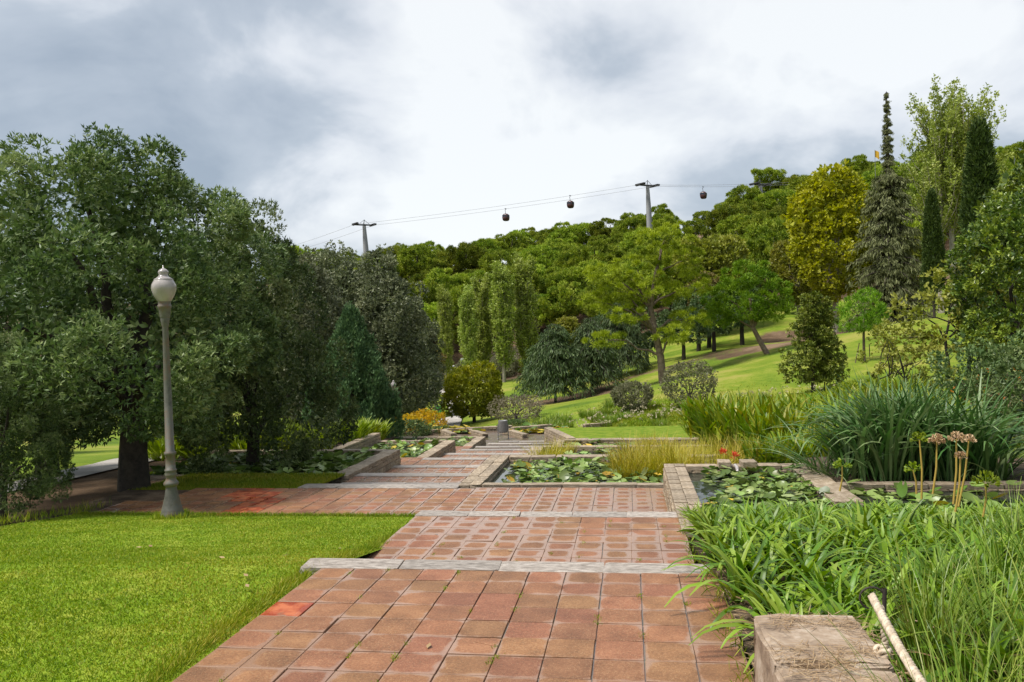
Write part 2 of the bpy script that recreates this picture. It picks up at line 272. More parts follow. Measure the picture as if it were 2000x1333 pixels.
def tube_v(pts, rad, sides=7):
    pts = np.array(pts, float); n = len(pts); rad = np.broadcast_to(rad, (n,)); t = np.gradient(pts, axis=0); t = nrm(t)
    ref = np.array([0.31, 0.9, 0.2]) if abs(t[0][1]) < 0.8 else np.array([0.9, 0.1, 0.2])
    a = nrm(np.cross(t, ref)); b = np.cross(t, a); th = np.linspace(0, 2*math.pi, sides, endpoint=False)
    V = (pts[:, None] + rad[:, None, None]*(np.cos(th)[None, :, None]*a[:, None] + np.sin(th)[None, :, None]*b[:, None])).reshape(-1, 3)
    Q = [[i*sides+j, i*sides+(j+1) % sides, (i+1)*sides+(j+1) % sides, (i+1)*sides+j] for i in range(n-1) for j in range(sides)]
    return V, np.array(Q)
def tubes(name, specs, mat, sides=7):
    Vs, Qs, k0 = [], [], 0
    for pts, rad in specs:
        V, Q = tube_v(pts, rad, sides); Vs.append(V); Qs.append(Q+k0); k0 += len(V)
    return mesh_np(name, np.concatenate(Vs), np.concatenate(Qs), mat, True)
def lathe(name, prof, mat, seg=28, smooth=True):
    V = [(r*math.cos(2*math.pi*j/seg), r*math.sin(2*math.pi*j/seg), z) for z, r in prof for j in range(seg)]
    Q = [[i*seg+j, i*seg+(j+1) % seg, (i+1)*seg+(j+1) % seg, (i+1)*seg+j] for i in range(len(prof)-1) for j in range(seg)]
    return mesh_np(name, V, Q, mat, smooth)
def bm_box(bm, c, s, bev=0.0):
    r = bmesh.ops.create_cube(bm, size=1); vs = r['verts']
    for v in vs: v.co = Vector((v.co.x*s[0]+c[0], v.co.y*s[1]+c[1], v.co.z*s[2]+c[2]))
    if bev > 0:
        es = list({e for v in vs for e in v.link_edges}); bmesh.ops.bevel(bm, geom=es, offset=bev, segments=1, affect='EDGES')
def box(name, c, s, mat, parent=None, bev=0.0):
    bm = bmesh.new(); bm_box(bm, (0, 0, 0), s, bev); return obj(name, mesh_bm(name, bm, mat), parent, c)
def sheet(name, poly, mat, z=None, kind='structure'):
    bm = bmesh.new(); vs = [bm.verts.new((p[0], p[1], p[2] if z is None else z)) for p in poly]; f = bm.faces.new(vs)
    bm.normal_update()
    if f.normal.z < 0: f.normal_flip()
    o = obj(name, mesh_bm(name, bm, mat)); tag(o, kind=kind); return o

# ------------------------------------------------------------------ terrain
STAIR = lambda y: -0.70 - 0.0925*np.clip(np.asarray(y, float)-14.2, 0, 40)
CP = []
def cp(px, py, d): CP.append(P(px, py, d))
def cw(x, y, z): CP.append(np.array([x, y, z]))
for y in (-30, -10): 
    for x in (-40, -15, 0, 15, 40): cw(x, y, 0.3 + 0.02*x)
for x, y, z in [(-3, 3, -.12), (-3, 7, -.2), (-3, 11, -.75), (1, 3, -.2), (1, 8, -.5), (6, 3, .25), (6, 8, .1), (-7, 5, -.25), (-7, 9, -.6), (-14, 3, -.5), (-14, 8, -.85), (-9.5, 13, -.74), (-9, 16, -.86), (-9.2, 14.6, -.79), (-8.8, 12, -.72), (-12, 15, -.95),
                (-11, 11, -.8), (-14, 20, -1.1), (-22, 14, -1.2), (-30, 25, -2.0), (-12, 26, -1.8), (-12, 34, -2.5), (-13, 42, -3.3), (-20, 40, -3.2), (-45, 40, -3.5), (-45, 10, -2), (4, 14.5, -.7), (7, 14, -.35), (11, 14, .2), (16, 14, 1.2), (25, 14, 2.5),
                (4, 20, -1.2), (8, 20, -.6), (4, 28, -1.9), (4, 34, -2.1), (0, 38, -2.5), (-5, 44, -3.6), (-9, 50, -4.4), (12, 22, .1), (18, 24, 1.3), (10, 10, .5), (3, 42, -2.6)]: cw(x, y, z)
for px, py, d in [(1350, 792, 47), (1235, 790, 48), (1600, 772, 45), (1295, 748, 68), (1505, 690, 70), (1690, 704, 52), (1085, 785, 76), (1010, 818, 55), (925, 825, 62), (890, 815, 72), (860, 832, 74), (1450, 730, 56), (1430, 790, 40), (1550, 800, 34), (1700, 780, 32),
                  (1160, 772, 76), (1245, 725, 85), (1400, 690, 82), (1745, 655, 85), (1635, 650, 95), (1850, 605, 100), (1825, 620, 70), (1920, 680, 55), (1905, 748, 26), (1780, 765, 28), (1960, 800, 22),
                  (883, 730, 150), (960, 748, 118), (1030, 742, 118), (780, 740, 150), (700, 800, 80), (600, 830, 60), (450, 820, 80), (745, 852, 48), (760, 848, 56), (1150, 690, 125), (990, 735, 140),
                  (600, 650, 150), (1000, 655, 165), (1250, 600, 160), (1500, 560, 150), (1300, 650, 120), (1500, 630, 105), (1750, 560, 130), (1950, 520, 120), (600, 567, 215), (800, 562, 220), (1000, 540, 222), (1250, 506, 225), (1500, 438, 225), (1750, 390, 230), (2000, 355, 230), (2400, 340, 230),
                  (300, 600, 220), (-100, 620, 220), (-600, 640, 220), (2600, 560, 90), (2500, 650, 50)]: cp(px, py, d)
for px in (-600, 0, 600, 1000, 1400, 1800, 2400):
    q = P(px, {-600: 660, 0: 640, 600: 540, 1000: 520, 1400: 450, 1800: 390, 2400: 360}[px], 300); CP.append(q)
    q2 = P(px, 600, 700); CP.append(np.array([q2[0], q2[1], q[2]*0.8]))
CP = np.array(CP)
def _k(r): return np.sqrt(r*r+9.0)
_D = np.linalg.norm(CP[:, None, :2]-CP[None, :, :2], axis=2); _n = len(CP)
_A = np.zeros((_n+3, _n+3)); _A[:_n, :_n] = _k(_D) - np.eye(_n)*0.3; _A[:_n, _n] = 1; _A[:_n, _n+1:] = CP[:, :2]; _A[_n:, :_n] = _A[:_n, _n:].T
_w = np.linalg.solve(_A, np.concatenate([CP[:, 2], np.zeros(3)]))
def sstep(a, b, x): t = np.clip((x-a)/(b-a), 0, 1); return t*t*(3-2*t)
def terr(x, y):
    x = np.atleast_1d(np.asarray(x, float)); y = np.atleast_1d(np.asarray(y, float)); out = np.empty(len(x))
    for s in range(0, len(x), 4000):
        q = np.stack([x[s:s+4000], y[s:s+4000]], 1); r = np.linalg.norm(q[:, None]-CP[None, :, :2], axis=2)
        out[s:s+4000] = _k(r)@_w[:_n] + _w[_n] + q@_w[_n+1:]
    rr = np.hypot(x, y); f = sstep(350, 800, rr); out = out*(1-f) + f*20
    # dug out below the paved terraces and basins
    xl = np.interp(y, [14, 15.9, 16.5], [-8.2, -8.2, -11.0]); ins = sstep(-.4, .2, x-xl)*(1-sstep(2.9, 4.2, x))*sstep(13.2, 14.2, y)*(1-sstep(41, 43, y))
    low = STAIR(y)-0.55; out = np.where(ins > 0, out*(1-ins)+np.minimum(out, low)*ins, out)
    ins = sstep(-8.9, -8.4, x)*(1-sstep(6.5, 8, x))*sstep(-3, -1, y)*(1-sstep(13.2, 14.2, y))
    low = np.interp(y, [0, 5, 11, 14], [-.35, -.45, -1.0, -1.2]); out = np.where(ins > 0, out*(1-ins)+np.minimum(out, low)*ins, out)
    return out
def tz(x, y): return float(terr([x], [y])[0])
na, nr = 300, 150
ang = np.linspace(0, 2*math.pi, na, endpoint=False)
# finer angular spacing ahead
ang = ang - 0.62*np.sin(ang-math.pi/2-0.14+math.pi)*-1
rad = np.concatenate([[0.0], np.geomspace(1.5, 3000, nr-1)])
AX = (rad[:, None]*np.cos(ang)[None]).ravel(); AY = (rad[:, None]*np.sin(ang)[None]).ravel()
AZ = terr(AX, AY)
Q = np.array([[i*na+j, i*na+(j+1) % na, (i+1)*na+(j+1) % na, (i+1)*na+j] for i in range(nr-1) for j in range(na)])
gme = mesh_np('ground', np.stack([AX, AY, AZ], 1), Q[:, ::1], 'ground', True)
dirt = np.zeros(len(AX))
def dirt_at(px, py, d, r, ry=None, v=1.0):
    q = P(px, py, d); e = ((AX-q[0])/r)**2 + ((AY-q[1])/(ry or r))**2; np.maximum(dirt, v*(1-sstep(0.5, 1.3, e)), out=dirt)
for a in [(255, 960, 15.5, 4.5), (60, 960, 15, 4), (450, 920, 20, 4), (1120, 780, 76, 7, 3, .8), (1220, 755, 80, 6, 2.4, .6), (1340, 705, 82, 6, 3, .6), (1420, 692, 82, 6, 3, .6), (1510, 682, 76, 6, 4, .75), (1720, 640, 86, 12, 8), (1000, 730, 135, 30, 12), (700, 850, 45, 7), (1640, 640, 92, 10, 8), (1950, 800, 24, 5)]: dirt_at(*a)
hd = np.hypot(AX, AY); dirt = np.maximum(dirt, sstep(122, 140, hd)*0.85)
at = gme.attributes.new('dirt', 'FLOAT', 'POINT'); at.data.foreach_set('value', dirt.astype(np.float32))
tag(obj('ground', gme), kind='structure')
def ribbon(name, pts, wid, mat, lift=0.05, n=60):
    pts = np.array(pts, float); t = np.linspace(0, len(pts)-1, n); x = np.interp(t, range(len(pts)), pts[:, 0]); y = np.interp(t, range(len(pts)), pts[:, 1])
    d = nrm(np.stack([np.gradient(x), np.gradient(y)], 1)); s = np.stack([-d[:, 1], d[:, 0]], 1)
    V = []
    for o_ in np.linspace(-wid/2, wid/2, 5):
        X = x+s[:, 0]*o_; Y = y+s[:, 1]*o_; V.append(np.stack([X, Y, terr(X, Y)+lift], 1))
    V = np.stack(V, 1).reshape(-1, 3); Qs = [[i*5+j, i*5+j+1, (i+1)*5+j+1, (i+1)*5+j] for i in range(n-1) for j in range(4)]
    return tag(obj(name, mesh_np(name, V, Qs, mat, True)), kind='structure')
g1, g2, g3 = P(-200, 1030, 15), P(60, 975, 17.5), P(235, 925, 21)
ribbon('path', [g1[:2], g2[:2], g3[:2], P(420, 880, 34)[:2]], 1.3, 'path', 0.04)
ribbon('path', [G(860, 843, -3.6)[:2], P(880, 828, 66)[:2], P(905, 812, 76)[:2], P(880, 790, 95)[:2], P(850, 770, 120)[:2]], 1.9, 'path', 0.12)
ribbon('road', [P(500, 740, 160)[:2], P(780, 735, 152)[:2], P(930, 722, 150)[:2], P(1080, 690, 155)[:2]], 4, 'path', 0.2)

# ------------------------------------------------------------------ stones, tiles
def stone_variant(i, bev, jit, n=1):
    r = random.Random(100+i); bm = bmesh.new(); bmesh.ops.create_cube(bm, size=1)
    bmesh.ops.bevel(bm, geom=list(bm.edges), offset=bev, segments=1, affect='EDGES')
    for v in bm.verts: v.co += Vector([r.uniform(-jit, jit) for _ in range(3)])
    return bm
STONES = [mesh_bm('stone', stone_variant(i, 0.13, 0.055), 'stone') for i in range(6)]
CAPS = [mesh_bm('cap_stone', stone_variant(20+i, 0.05, 0.028), 'cap_stone') for i in range(6)]
SLABS = [mesh_bm('slab', stone_variant(40+i, 0.035, 0.022), 'slab_stone') for i in range(5)]
bm = bmesh.new(); bm_box(bm, (0, 0, -0.0175), (0.2915, 0.2915, 0.035), 0.0025); TILE = mesh_bm('tile', bm, 'tile')
def cracked(seed):
    bm = bmesh.new(); pts = [(-.1445, -.1445), (.1445, -.1445), (.1445, .1445), (-.1445, .1445)]
    pieces = [[(-.1445, .1445), (-.1445, -.1445), (-.02, -.1445), (.05, .0), (.04, .1445)], [(-.012, -.1445), (.13, -.1445), (.1445, -.08), (.06, .0)], [(.1445, -.07), (.1445, .1445), (.05, .1445), (.06, .008)]]
    for k_, pc in enumerate(pieces):
        vs = [bm.verts.new((x, y, 0.0 - 0.002*k_)) for x, y in pc]; f = bm.faces.new(vs)
        r = bmesh.ops.extrude_face_region(bm, geom=[f]); 
        for v in r['geom']:
            if isinstance(v, bmesh.types.BMVert): v.co.z -= 0.03
    bmesh.ops.recalc_face_normals(bm, faces=bm.faces); return mesh_bm('cracked_tile', bm, 'tile')
CRACK = cracked(1)
rt = random.Random(5)
STAIN = [[G(*p_, -.7)[:2] for p_ in [(405, 1016), (475, 1014), (512, 993), (545, 985), (545, 965), (548, 950), (480, 950), (432, 966), (452, 974), (462, 983), (440, 990)]], [G(*p_, 0)[:2] for p_ in [(485, 1203), (552, 1200), (580, 1178), (606, 1146), (540, 1146), (520, 1172)]]]
def in_stain(x, y):
    for pg in STAIN:
        c = False; j = len(pg)-1
        for i in range(len(pg)):
            if (pg[i][1] > y) != (pg[j][1] > y) and x < (pg[j][0]-pg[i][0])*(y-pg[i][1])/(pg[j][1]-pg[i][1])+pg[i][0]: c = not c
            j = i
        if c: return True
    return False
def terrace(name, x0, x1, y0, y1, z, wet, tiles=True, step=0.3, poly=None, cracks=(), holes=None):
    base = box(name, ((x0+x1)/2, (y0+y1)/2, z-0.013-0.15), (x1-x0, y1-y0, 0.3), 'joint'); tag(base, kind='structure')
    cx, cy = (x0+x1)/2, (y0+y1)/2; bz = z-0.163
    if not tiles: return base
    nx = int((x1-x0)/step + 0.45); ny = int((y1-y0)/step + 0.45); sx = (x1-x0)/nx; sy = (y1-y0)/ny
    for j in range(ny):
        for i in range(nx):
            x = x0+(i+.5)*sx; y = y0+(j+.5)*sy
            if holes and holes(x, y): continue
            me = CRACK if (i, j) in cracks else TILE
            o = obj('tile', me, base, (x-cx+rt.uniform(-.003, .003), y-cy+rt.uniform(-.003, .003), z-bz+rt.gauss(0, .0016)), (rt.gauss(0, .004), rt.gauss(0, .004), rt.gauss(0, .006) + (math.pi/2)*rt.randrange(4)), (sx/.3, sy/.3, 1))
            o['wet'] = wet
            if in_stain(x, y): o['clay'] = 1.0; o['wet'] = .3
    return base
def nosing(x0, x1, y0, y1, z, base, n=None, th=0.07):
    n = n or max(2, int((x1-x0)/0.85)); L = (x1-x0)/n; bl = base.location
    for i in range(n):
        a = L*(i+.5)
        obj('slab', rt.choice(SLABS), base, (x0+a-bl.x, (y0+y1)/2-bl.y+rt.uniform(-.008, .008), z-th/2+0.006-bl.z+rt.uniform(-.004, .004)), (rt.uniform(-.008, .008), rt.uniform(-.005, .005), rt.uniform(-.012, .012)), (L-0.012, y1-y0, th))
t1 = terrace('paved_terrace', -2.65, 0.65, 1.9, 6.7, 0.0, 0.0, cracks={(5, 10), (4, 7)})
nosing(-2.85, 0.62, 6.68, 6.98, 0.0, t1, 4)
t2 = terrace('paved_terrace', -2.72, 0.58, 6.95, 10.05, -0.29, 0.75)
nosing(-2.72, 0.58, 10.03, 10.33, -0.29, t2, 5)
t3 = terrace('paved_terrace', -2.72, 0.60, 10.3, 14.2, -0.70, 0.95)
arm = terrace('paved_terrace', -7.95, -2.7225, 11.68, 14.1, -0.70, 0.35)
terrace('paved_terrace', -8.55, -7.952, 11.68, 12.9, -0.70, 0.35)
nosing(-6.0, -3.05, 14.12, 14.5, -0.70, arm, 4)
STEPS = [14.5, 17.1, 19.8, 22.7, 25.4, 28.1, 30.7, 33.5, 36.2]; ZS = [-.95-.25*i for i in range(9)]
SX0, SX1 = -5.85, -3.1
for i in range(8):
    b = terrace('paved_terrace', SX0, SX1, STEPS[i], STEPS[i+1], ZS[i], 0.95, tiles=(i < 5))
    nosing(SX0, SX1, STEPS[i+1]-0.36, STEPS[i+1]+.01, ZS[i]+0.012, b, 3)
    nosing(SX0, SX1, STEPS[i]+1.25, STEPS[i]+1.5, ZS[i]+0.012, b, 4)
lb = terrace('paved_terrace', -8.6, -5.87, 20.45, 22.9, -1.45, 0.5)
terrace('paved_terrace', -9.5, -5.87, 27.0, 30.1, -2.1, 0.4)
terrace('paved_terrace', -12.5, -2.6, 36.2, 42.5, -2.95, 0.5, False)
terrace('paved_terrace', -11.5, -5.9, 33.8, 36.19, -2.72, 0.5, False)

def stone_wall(label, a, b, wid, ztop, zbase, style='slab', faces='LR', caplen=0.42, ends=False):
    """a free-standing garden wall from a to b: core, coursed rubble faces and cap stones"""
    a = np.array(a, float); b = np.array(b, float); L = np.linalg.norm(b-a); rz = math.atan2(b[1]-a[1], b[0]-a[0])
    root = thing('stone_wall', label, 'wall', (a[0], a[1], zbase), rz); H = ztop-zbase
    box('core', (L/2, 0, H/2-0.03), (L-0.03, wid-0.05, H-0.06), 'mortar', root)
    x = 0.0; th = 0.07
    rows = 2 if style == 'double' else 1
    for rw in range(rows):
        x = 0.0 if rw == 0 else -0.08
        while x < L-0.05:
            l = caplen*rt.uniform(.75, 1.3); x1 = min(x+l, L); x0_ = max(x, 0); 
            if L-x1 < 0.12: x1 = L
            w_ = wid/rows; yo = (rw-.5)*w_ if rows == 2 else 0
            obj('cap_stone', rt.choice(CAPS), root, ((x0_+x1)/2, yo, H-th/2+rt.uniform(-.008, .006)), (rt.uniform(-.02, .02), rt.uniform(-.02, .02), rt.uniform(-.015, .015)), (x1-x0_-.012, w_+(.02 if rows == 1 else -.01), th))
            x = x1
    for side in faces:
        sg = 1 if side == 'L' else -1; z = 0.0
        while z < H-th-0.03:
            h = min(rt.uniform(.10, .16), H-th-z); x = rt.uniform(-.1, 0)
            while x < L:
                l = rt.uniform(.12, .30); xa, xb = max(x, 0), min(x+l, L)
                if xb-xa > 0.04: obj('stone', rt.choice(STONES), root, ((xa+xb)/2, sg*(wid/2-0.03), z+h/2), (rt.uniform(-.05, .05), rt.uniform(-.06, .06), rt.uniform(-.05, .05)), (xb-xa-.008, .08+rt.uniform(0, .03), h-.006))
                x += l
            z += h
    if ends:
        z = 0.0
        while z < H-th-.03:
            h = min(rt.uniform(.10, .16), H-th-z); y = -wid/2
            while y < wid/2-.03:
                l = min(rt.uniform(.12, .25), wid/2-y); obj('stone', rt.choice(STONES), root, (L-0.03, y+l/2, z+h/2), (0, rt.uniform(-.05, .05), 0), (.09, l-.008, h-.006)); y += l
            z += h
    return root
stone_wall('low double-row rubble wall between red terrace and spouted lily pool', (.70, 9.2), (.70, 13.95), .34, -.25, -.9, 'double', 'LR', .17)
stone_wall('pale capped wall with water spout behind the spouted lily pool', (.88, 13.80), (2.9, 13.85), .28, -.25, -.8, 'slab', 'R', .4)
stone_wall('short stone pier wall poking into lily water by strap-leaved clump', (2.72, 10.9), (2.72, 13.7), .34, -.26, -.8, 'slab', 'L', .6)
stone_wall('stone rim at the foot of the big strap-leaved clump', (2.9, 12.2), (8.5, 12.5), .24, -.27, -.8, 'slab', 'R', .5)
stone_wall('stone rim between agapanthus bed and spouted lily pool', (.88, 10.12), (2.6, 10.02), .2, -.28, -.8, 'slab', 'L', .4)
stone_wall('thin kerb between red terrace and lily basin with yellow rushes', (-2.64, 14.42), (.62, 14.42), .2, -.665, -1.1, 'slab', 'L', .6)
stone_wall('broad capped wall between stairway and lily basin with yellow rushes', (-2.88, 14.34), (-2.88, 18.0), .42, -.68, -1.7, 'double', 'LR', .4)
stone_wall('cross wall closing the lily basin with yellow rushes', (-2.66, 17.9), (2.2, 17.9), .3, -.68, -1.7, 'slab', 'R', .5)
stone_wall('stairway wall beside the second descending basin', (-2.62, 18.1), (-2.62, 23.3), .3, -1.2, -2.2, 'slab', 'LR', .5)
stone_wall('cross wall closing the second descending basin', (-2.46, 23.3), (3.0, 23.3), .3, -1.2, -2.2, 'slab', 'R', .5)
stone_wall('stairway wall beside the third descending basin', (-2.45, 23.5), (-2.45, 28.7), .3, -1.7, -2.7, 'slab', 'LR', .5)
stone_wall('cross wall closing the third descending basin', (-2.3, 28.7), (3.2, 28.7), .3, -1.7, -2.6, 'slab', 'R', .5)
stone_wall('stairway wall beside the lowest descending basin', (-2.25, 28.9), (-2.25, 31.2), .3, -1.98, -2.9, 'slab', 'LR', .5)
stone_wall('cross wall between lowest basin and level lawn plot', (-2.1, 31.2), (4.5, 31.2), .3, -1.98, -2.7, 'slab', 'R', .5)
stone_wall('slanting wall at the corner of the level lawn plot', (-2.25, 31.4), (-3.55, 35.2), .3, -1.98, -3.1, 'slab', 'L', .5, True)
stone_wall('rubble wall holding the pool of pale lilies beside the stairs', (-6.02, 16.45), (-6.02, 20.3), .34, -.85, -1.6, 'slab', 'LR', .45, True)
stone_wall('thin kerb of the pale lily pool along the grass strip', (-11, 16.4), (-5.85, 16.4), .16, -.86, -1.2, 'slab', 'R', .6)
stone_wall('back wall of the pale lily pool', (-11, 20.2), (-6.2, 20.2), .25, -.85, -1.6, 'slab', 'R', .5)
stone_wall('rubble wall holding the green lily pool below the pale one', (-6.03, 22.95), (-6.03, 27.0), .34, -1.48, -2.3, 'slab', 'LR', .45, True)
stone_wall('ledge of flat stones edging the lime green clumps', (-8.62, 20.4), (-8.62, 27.1), .26, -1.22, -2.0, 'slab', 'R', .6)
stone_wall('back wall of the green lily pool', (-8.6, 26.85), (-6.2, 26.85), .25, -1.46, -2.2, 'slab', 'R', .5)
stone_wall('rubble wall holding the farthest stairside lily pool near the litter bin', (-6.2, 30.15), (-6.2, 33.75), .34, -2.18, -3.0, 'slab', 'LR', .45, True)
stone_wall('back wall of the farthest stairside lily pool', (-10.5, 33.7), (-6.35, 33.7), .25, -2.18, -2.9, 'slab', 'R', .5)
fz = -2.75
for (p0, p1, lab) in [((862, 838), (886, 847), 'short slanting wall at the landing beside the yellow bush'), ((918, 838), (948, 847), 'short slanting wall at the landing by the yellow lilies'), ((986, 837), (1026, 848), 'short slanting wall behind the litter bin'),
                      ((838, 840), (1000, 831), 'long low wall closing the landing before the round tree'), ((1000, 835), (1078, 829), 'long low wall before the bronze bush'), ((1140, 829), (1192, 825), 'low wall along the brown sedges')]:
    A_, B_ = G(*p0, fz), G(*p1, fz); stone_wall(lab, A_[:2], B_[:2], .3, fz, fz-.8, 'slab', 'LR', .6)
# water spout
sp = thing('water_spout', 'two stone blocks with a trickle of water between them on pool wall', 'spout', (1.66, 13.7, -.28))
for sx, l in ((-.17, .2), (.22, .24)): obj('block', CAPS[2 if sx < 0 else 4], sp, (sx, 0.05, .06), (0, 0, .1*sx), (l, .34, .10))
obj('trickle', tubes('trickle', [([(0.02, .1, .02), (0.02, -.12, .02), (0.02, -.2, -.03), (0.02, -.23, -.12)], [.03, .03, .025, .03])], 'globe'), sp)
# water sheets
for (x0, x1, y0, y1, z) in [(.85, 2.7, 10.1, 13.8, -.37), (2.7, 8.5, 9.6, 12.4, -.372), (-2.7, 2.2, 14.5, 17.9, -.80), (-2.5, 3, 18, 23.3, -1.33), (-2.3, 3.2, 23.4, 28.7, -1.83), (-2.1, 4.5, 28.8, 31.2, -2.1), (-11, -6.1, 16.4, 20.2, -.96), (-8.6, -6.1, 22.98, 26.9, -1.58), (-10.5, -6.2, 30.2, 33.8, -2.3)]:
    sheet('pool_water', [(x0, y0), (x1, y0), (x1, y1), (x0, y1)], 'water', z)
sheet('lawn', [(-2.1, 31.3), (4.5, 31.3), (3.5, 35.9), (-3.35, 35.2)], 'turf_base', -2.02)
# far pools of yellow pads
for (p0, p1, p2, p3) in [((880, 846), (925, 846), (925, 836), (868, 838)), ((1015, 845), (1080, 845), (1085, 833), (1000, 836))]:
    sheet('pool_water', [G(*q, -2.9)[:2] for q in (p0, p1, p2, p3)], 'water', -2.9)

# ------------------------------------------------------------------ water lilies
def pad_mesh(name, mat, seed, cup):
    r = random.Random(seed); n = 12; V = [(0, 0, -cup*0.3)]; 
    for i in range(n):
        a = 0.25 + (2*math.pi-0.5)*i/(n-1); rr = r.uniform(.9, 1.05); V.append((rr*math.cos(a)*.7, rr*math.sin(a)*.7, r.uniform(-.02, .04)))
    for i in range(n):
        a = 0.18 + (2*math.pi-0.36)*i/(n-1); rr = r.uniform(.92, 1.08); V.append((rr*math.cos(a), rr*math.sin(a), cup*r.uniform(.3, 1.2)))
    bm = bmesh.new(); vs = [bm.verts.new(v) for v in V]
    for i in range(n-1):
        bm.faces.new((vs[0], vs[1+i], vs[2+i])); bm.faces.new((vs[1+i], vs[1+n+i], vs[2+n+i], vs[2+i]))
    return mesh_bm(name, bm, mat, True)
PADS = [pad_mesh('leaf', 'pad', i, .05+.07*i) for i in range(4)]; PADY = [pad_mesh('leaf', 'pad_yellow', 9+i, .1+.1*i) for i in range(2)]
PADV = []
for me in PADS:
    a_ = np.empty(len(me.vertices)*3, np.float32); me.vertices.foreach_get('co', a_); PADV.append(a_.reshape(-1, 3))
PADF = np.array([q for i in range(11) for q in ((0, 1+i, 2+i), (1+i, 13+i, 14+i), (1+i, 14+i, 2+i))])
def lilies(label, inside, box_, z, n, r0, r1, tilt, lift, yel=.08):
    x0, x1, y0, y1 = box_; root = thing('water_lily_patch', label, 'water lily', ((x0+x1)/2, (y0+y1)/2, z)); c = root.location; k_ = 0; tries = 0; more = []
    while k_ < n and tries < n*20:
        tries += 1; x, y = rt.uniform(x0, x1), rt.uniform(y0, y1)
        if not inside(x, y): continue
        s = rt.uniform(r0, r1); hz = rt.uniform(.006, .02) if rt.random() > lift else rt.uniform(.03, .16); tl = tilt*(.25 if hz < .03 else 1)
        if k_ >= 300:
            V0 = PADV[rt.randrange(4)]*s; a = rt.uniform(0, 6.28); ex, ey = rt.gauss(0, tl), rt.gauss(0, tl); Rm = np.array(Matrix.Rotation(a, 3, 'Z') @ Matrix.Rotation(ex, 3, 'X') @ Matrix.Rotation(ey, 3, 'Y')); more.append(V0@Rm.T+np.array([x-c.x, y-c.y, hz*.7])); k_ += 1; continue
        obj('leaf', rt.choice(PADY) if rt.random() < yel else rt.choice(PADS), root, (x-c.x, y-c.y, hz), (rt.gauss(0, tl), rt.gauss(0, tl), rt.uniform(0, 6.28)), (s, s, s)); k_ += 1
    if more:
        m_ = len(more); nv = len(more[0]); F3 = np.concatenate([PADF+i*nv for i in range(m_)]); me = mesh_np('leaves', np.concatenate(more), F3, 'pad_mass', True); set_tone(me, np.repeat(RNG.random(m_), len(PADF))); tag(obj('leaves', me, root), kind='stuff')
    return root
lilies('glossy green lily pads crowding the pool with the water spout', lambda x, y: x > 1.12-.12*math.sin(3*y)+(y-12)*.08, (.95, 2.6, 10.2, 13.6), -.37, 560, .055, .09, .32, .5, .06)
lilies('green lily pads at the foot of the big strap-leaved clump', lambda x, y: True, (2.95, 8, 9.9, 12.2), -.37, 300, .08, .12, .35, .5, .04)
lilies('green and yellow lily pads beside the yellow rushes', lambda x, y: x > -2.35+.25*math.sin(2.5*y) or y > 16.2, (-2.5, .6, 14.6, 17.6), -.80, 560, .065, .105, .32, .5, .12)
lilies('lily pads in the second descending basin', lambda x, y: True, (-2.4, 1.0, 18.3, 23.1), -1.33, 300, .09, .14, .2, .3, .05)
lilies('lily pads in the third descending basin', lambda x, y: True, (-2.2, 1.0, 23.6, 28.5), -1.83, 160, .12, .19, .2, .3, .04)
lilies('lily pads in the lowest descending basin', lambda x, y: True, (-2.0, 1.0, 29, 31), -2.1, 60, .12, .19, .2, .3, .04)
lilies('pale glossy lily pads in the pool by the dark oaks', lambda x, y: True, (-10.8, -6.25, 16.6, 20.0), -.96, 620, .09, .14, .32, .5, .02)
lilies('green lily pads in the pool under the lime green ferns', lambda x, y: True, (-8.4, -6.25, 23.1, 26.6), -1.58, 260, .085, .13, .35, .5, .08)
lilies('lily pads in the farthest stairside pool near the litter bin', lambda x, y: True, (-10, -6.4, 30.3, 33.5), -2.3, 240, .10, .15, .25, .4, .06)
q0 = G(900, 841, -2.9); lilies('yellow lily pads behind the short slanting walls', lambda x, y: True, (q0[0]-1.6, q0[0]+1.4, q0[1]-1.2, q0[1]+1.5), -2.9, 60, .15, .25, .25, .4, .7)
q0 = G(1045, 840, -2.9); lilies('yellow-green lily pads behind the litter bin', lambda x, y: True, (q0[0]-1.4, q0[0]+1.6, q0[1]-1.2, q0[1]+1.5), -2.9, 60, .15, .25, .25, .4, .35)

# ------------------------------------------------------------------ lawns
def zl(y): return np.interp(y, [-3, 0, 5, 6.9, 8.5, 10.3, 11.7, 13], [0, -.01, -.015, -.06, -.30, -.50, -.665, -.69])
def lawn_grid(name, x0, x1, y0, y1, zf, mat, nx=30, ny=50):
    X, Y = np.meshgrid(np.linspace(x0, x1, nx), np.linspace(y0, y1, ny)); Z = zf(X, Y)
    Qs = [[j*nx+i, j*nx+i+1, (j+1)*nx+i+1, (j+1)*nx+i] for j in range(ny-1) for i in range(nx-1)]
    return tag(obj(name, mesh_np(name, np.stack([X, Y, Z], 2).reshape(-1, 3), Qs, mat, True)), kind='structure')
def lumps(x, y): return .02*np.sin(1.3*x+.4)*np.sin(1.1*y) + .008*np.sin(4.1*x)*np.sin(3.7*y+1)
lawn_grid('lawn', -8.62, -2.66, -3, 11.68, lambda X, Y: zl(Y)+lumps(X, Y)*np.clip((-2.66-X)/.8, 0, 1), 'turf_base')
def blades(name, label, x, y, z, L, Wd, lean, mat, dirx=None):
    n = len(x); base = np.stack([x, y, z], 1); d = RNG.normal(0, lean, (n, 3)); d[:, 2] = 1
    if dirx is not None: d[:, 0] += dirx
    up = RNG.normal(0, 1, (n, 3)); up[:, 2] *= .2
    return tag(obj(name, leaves(name, base, d, up, L, Wd, mat)), label, 'grass', kind='stuff')
n = 520000; r_ = RNG.random((n, 2)); X = -8.6+r_[:, 0]*5.94; Y = 2.6+r_[:, 1]*9.06
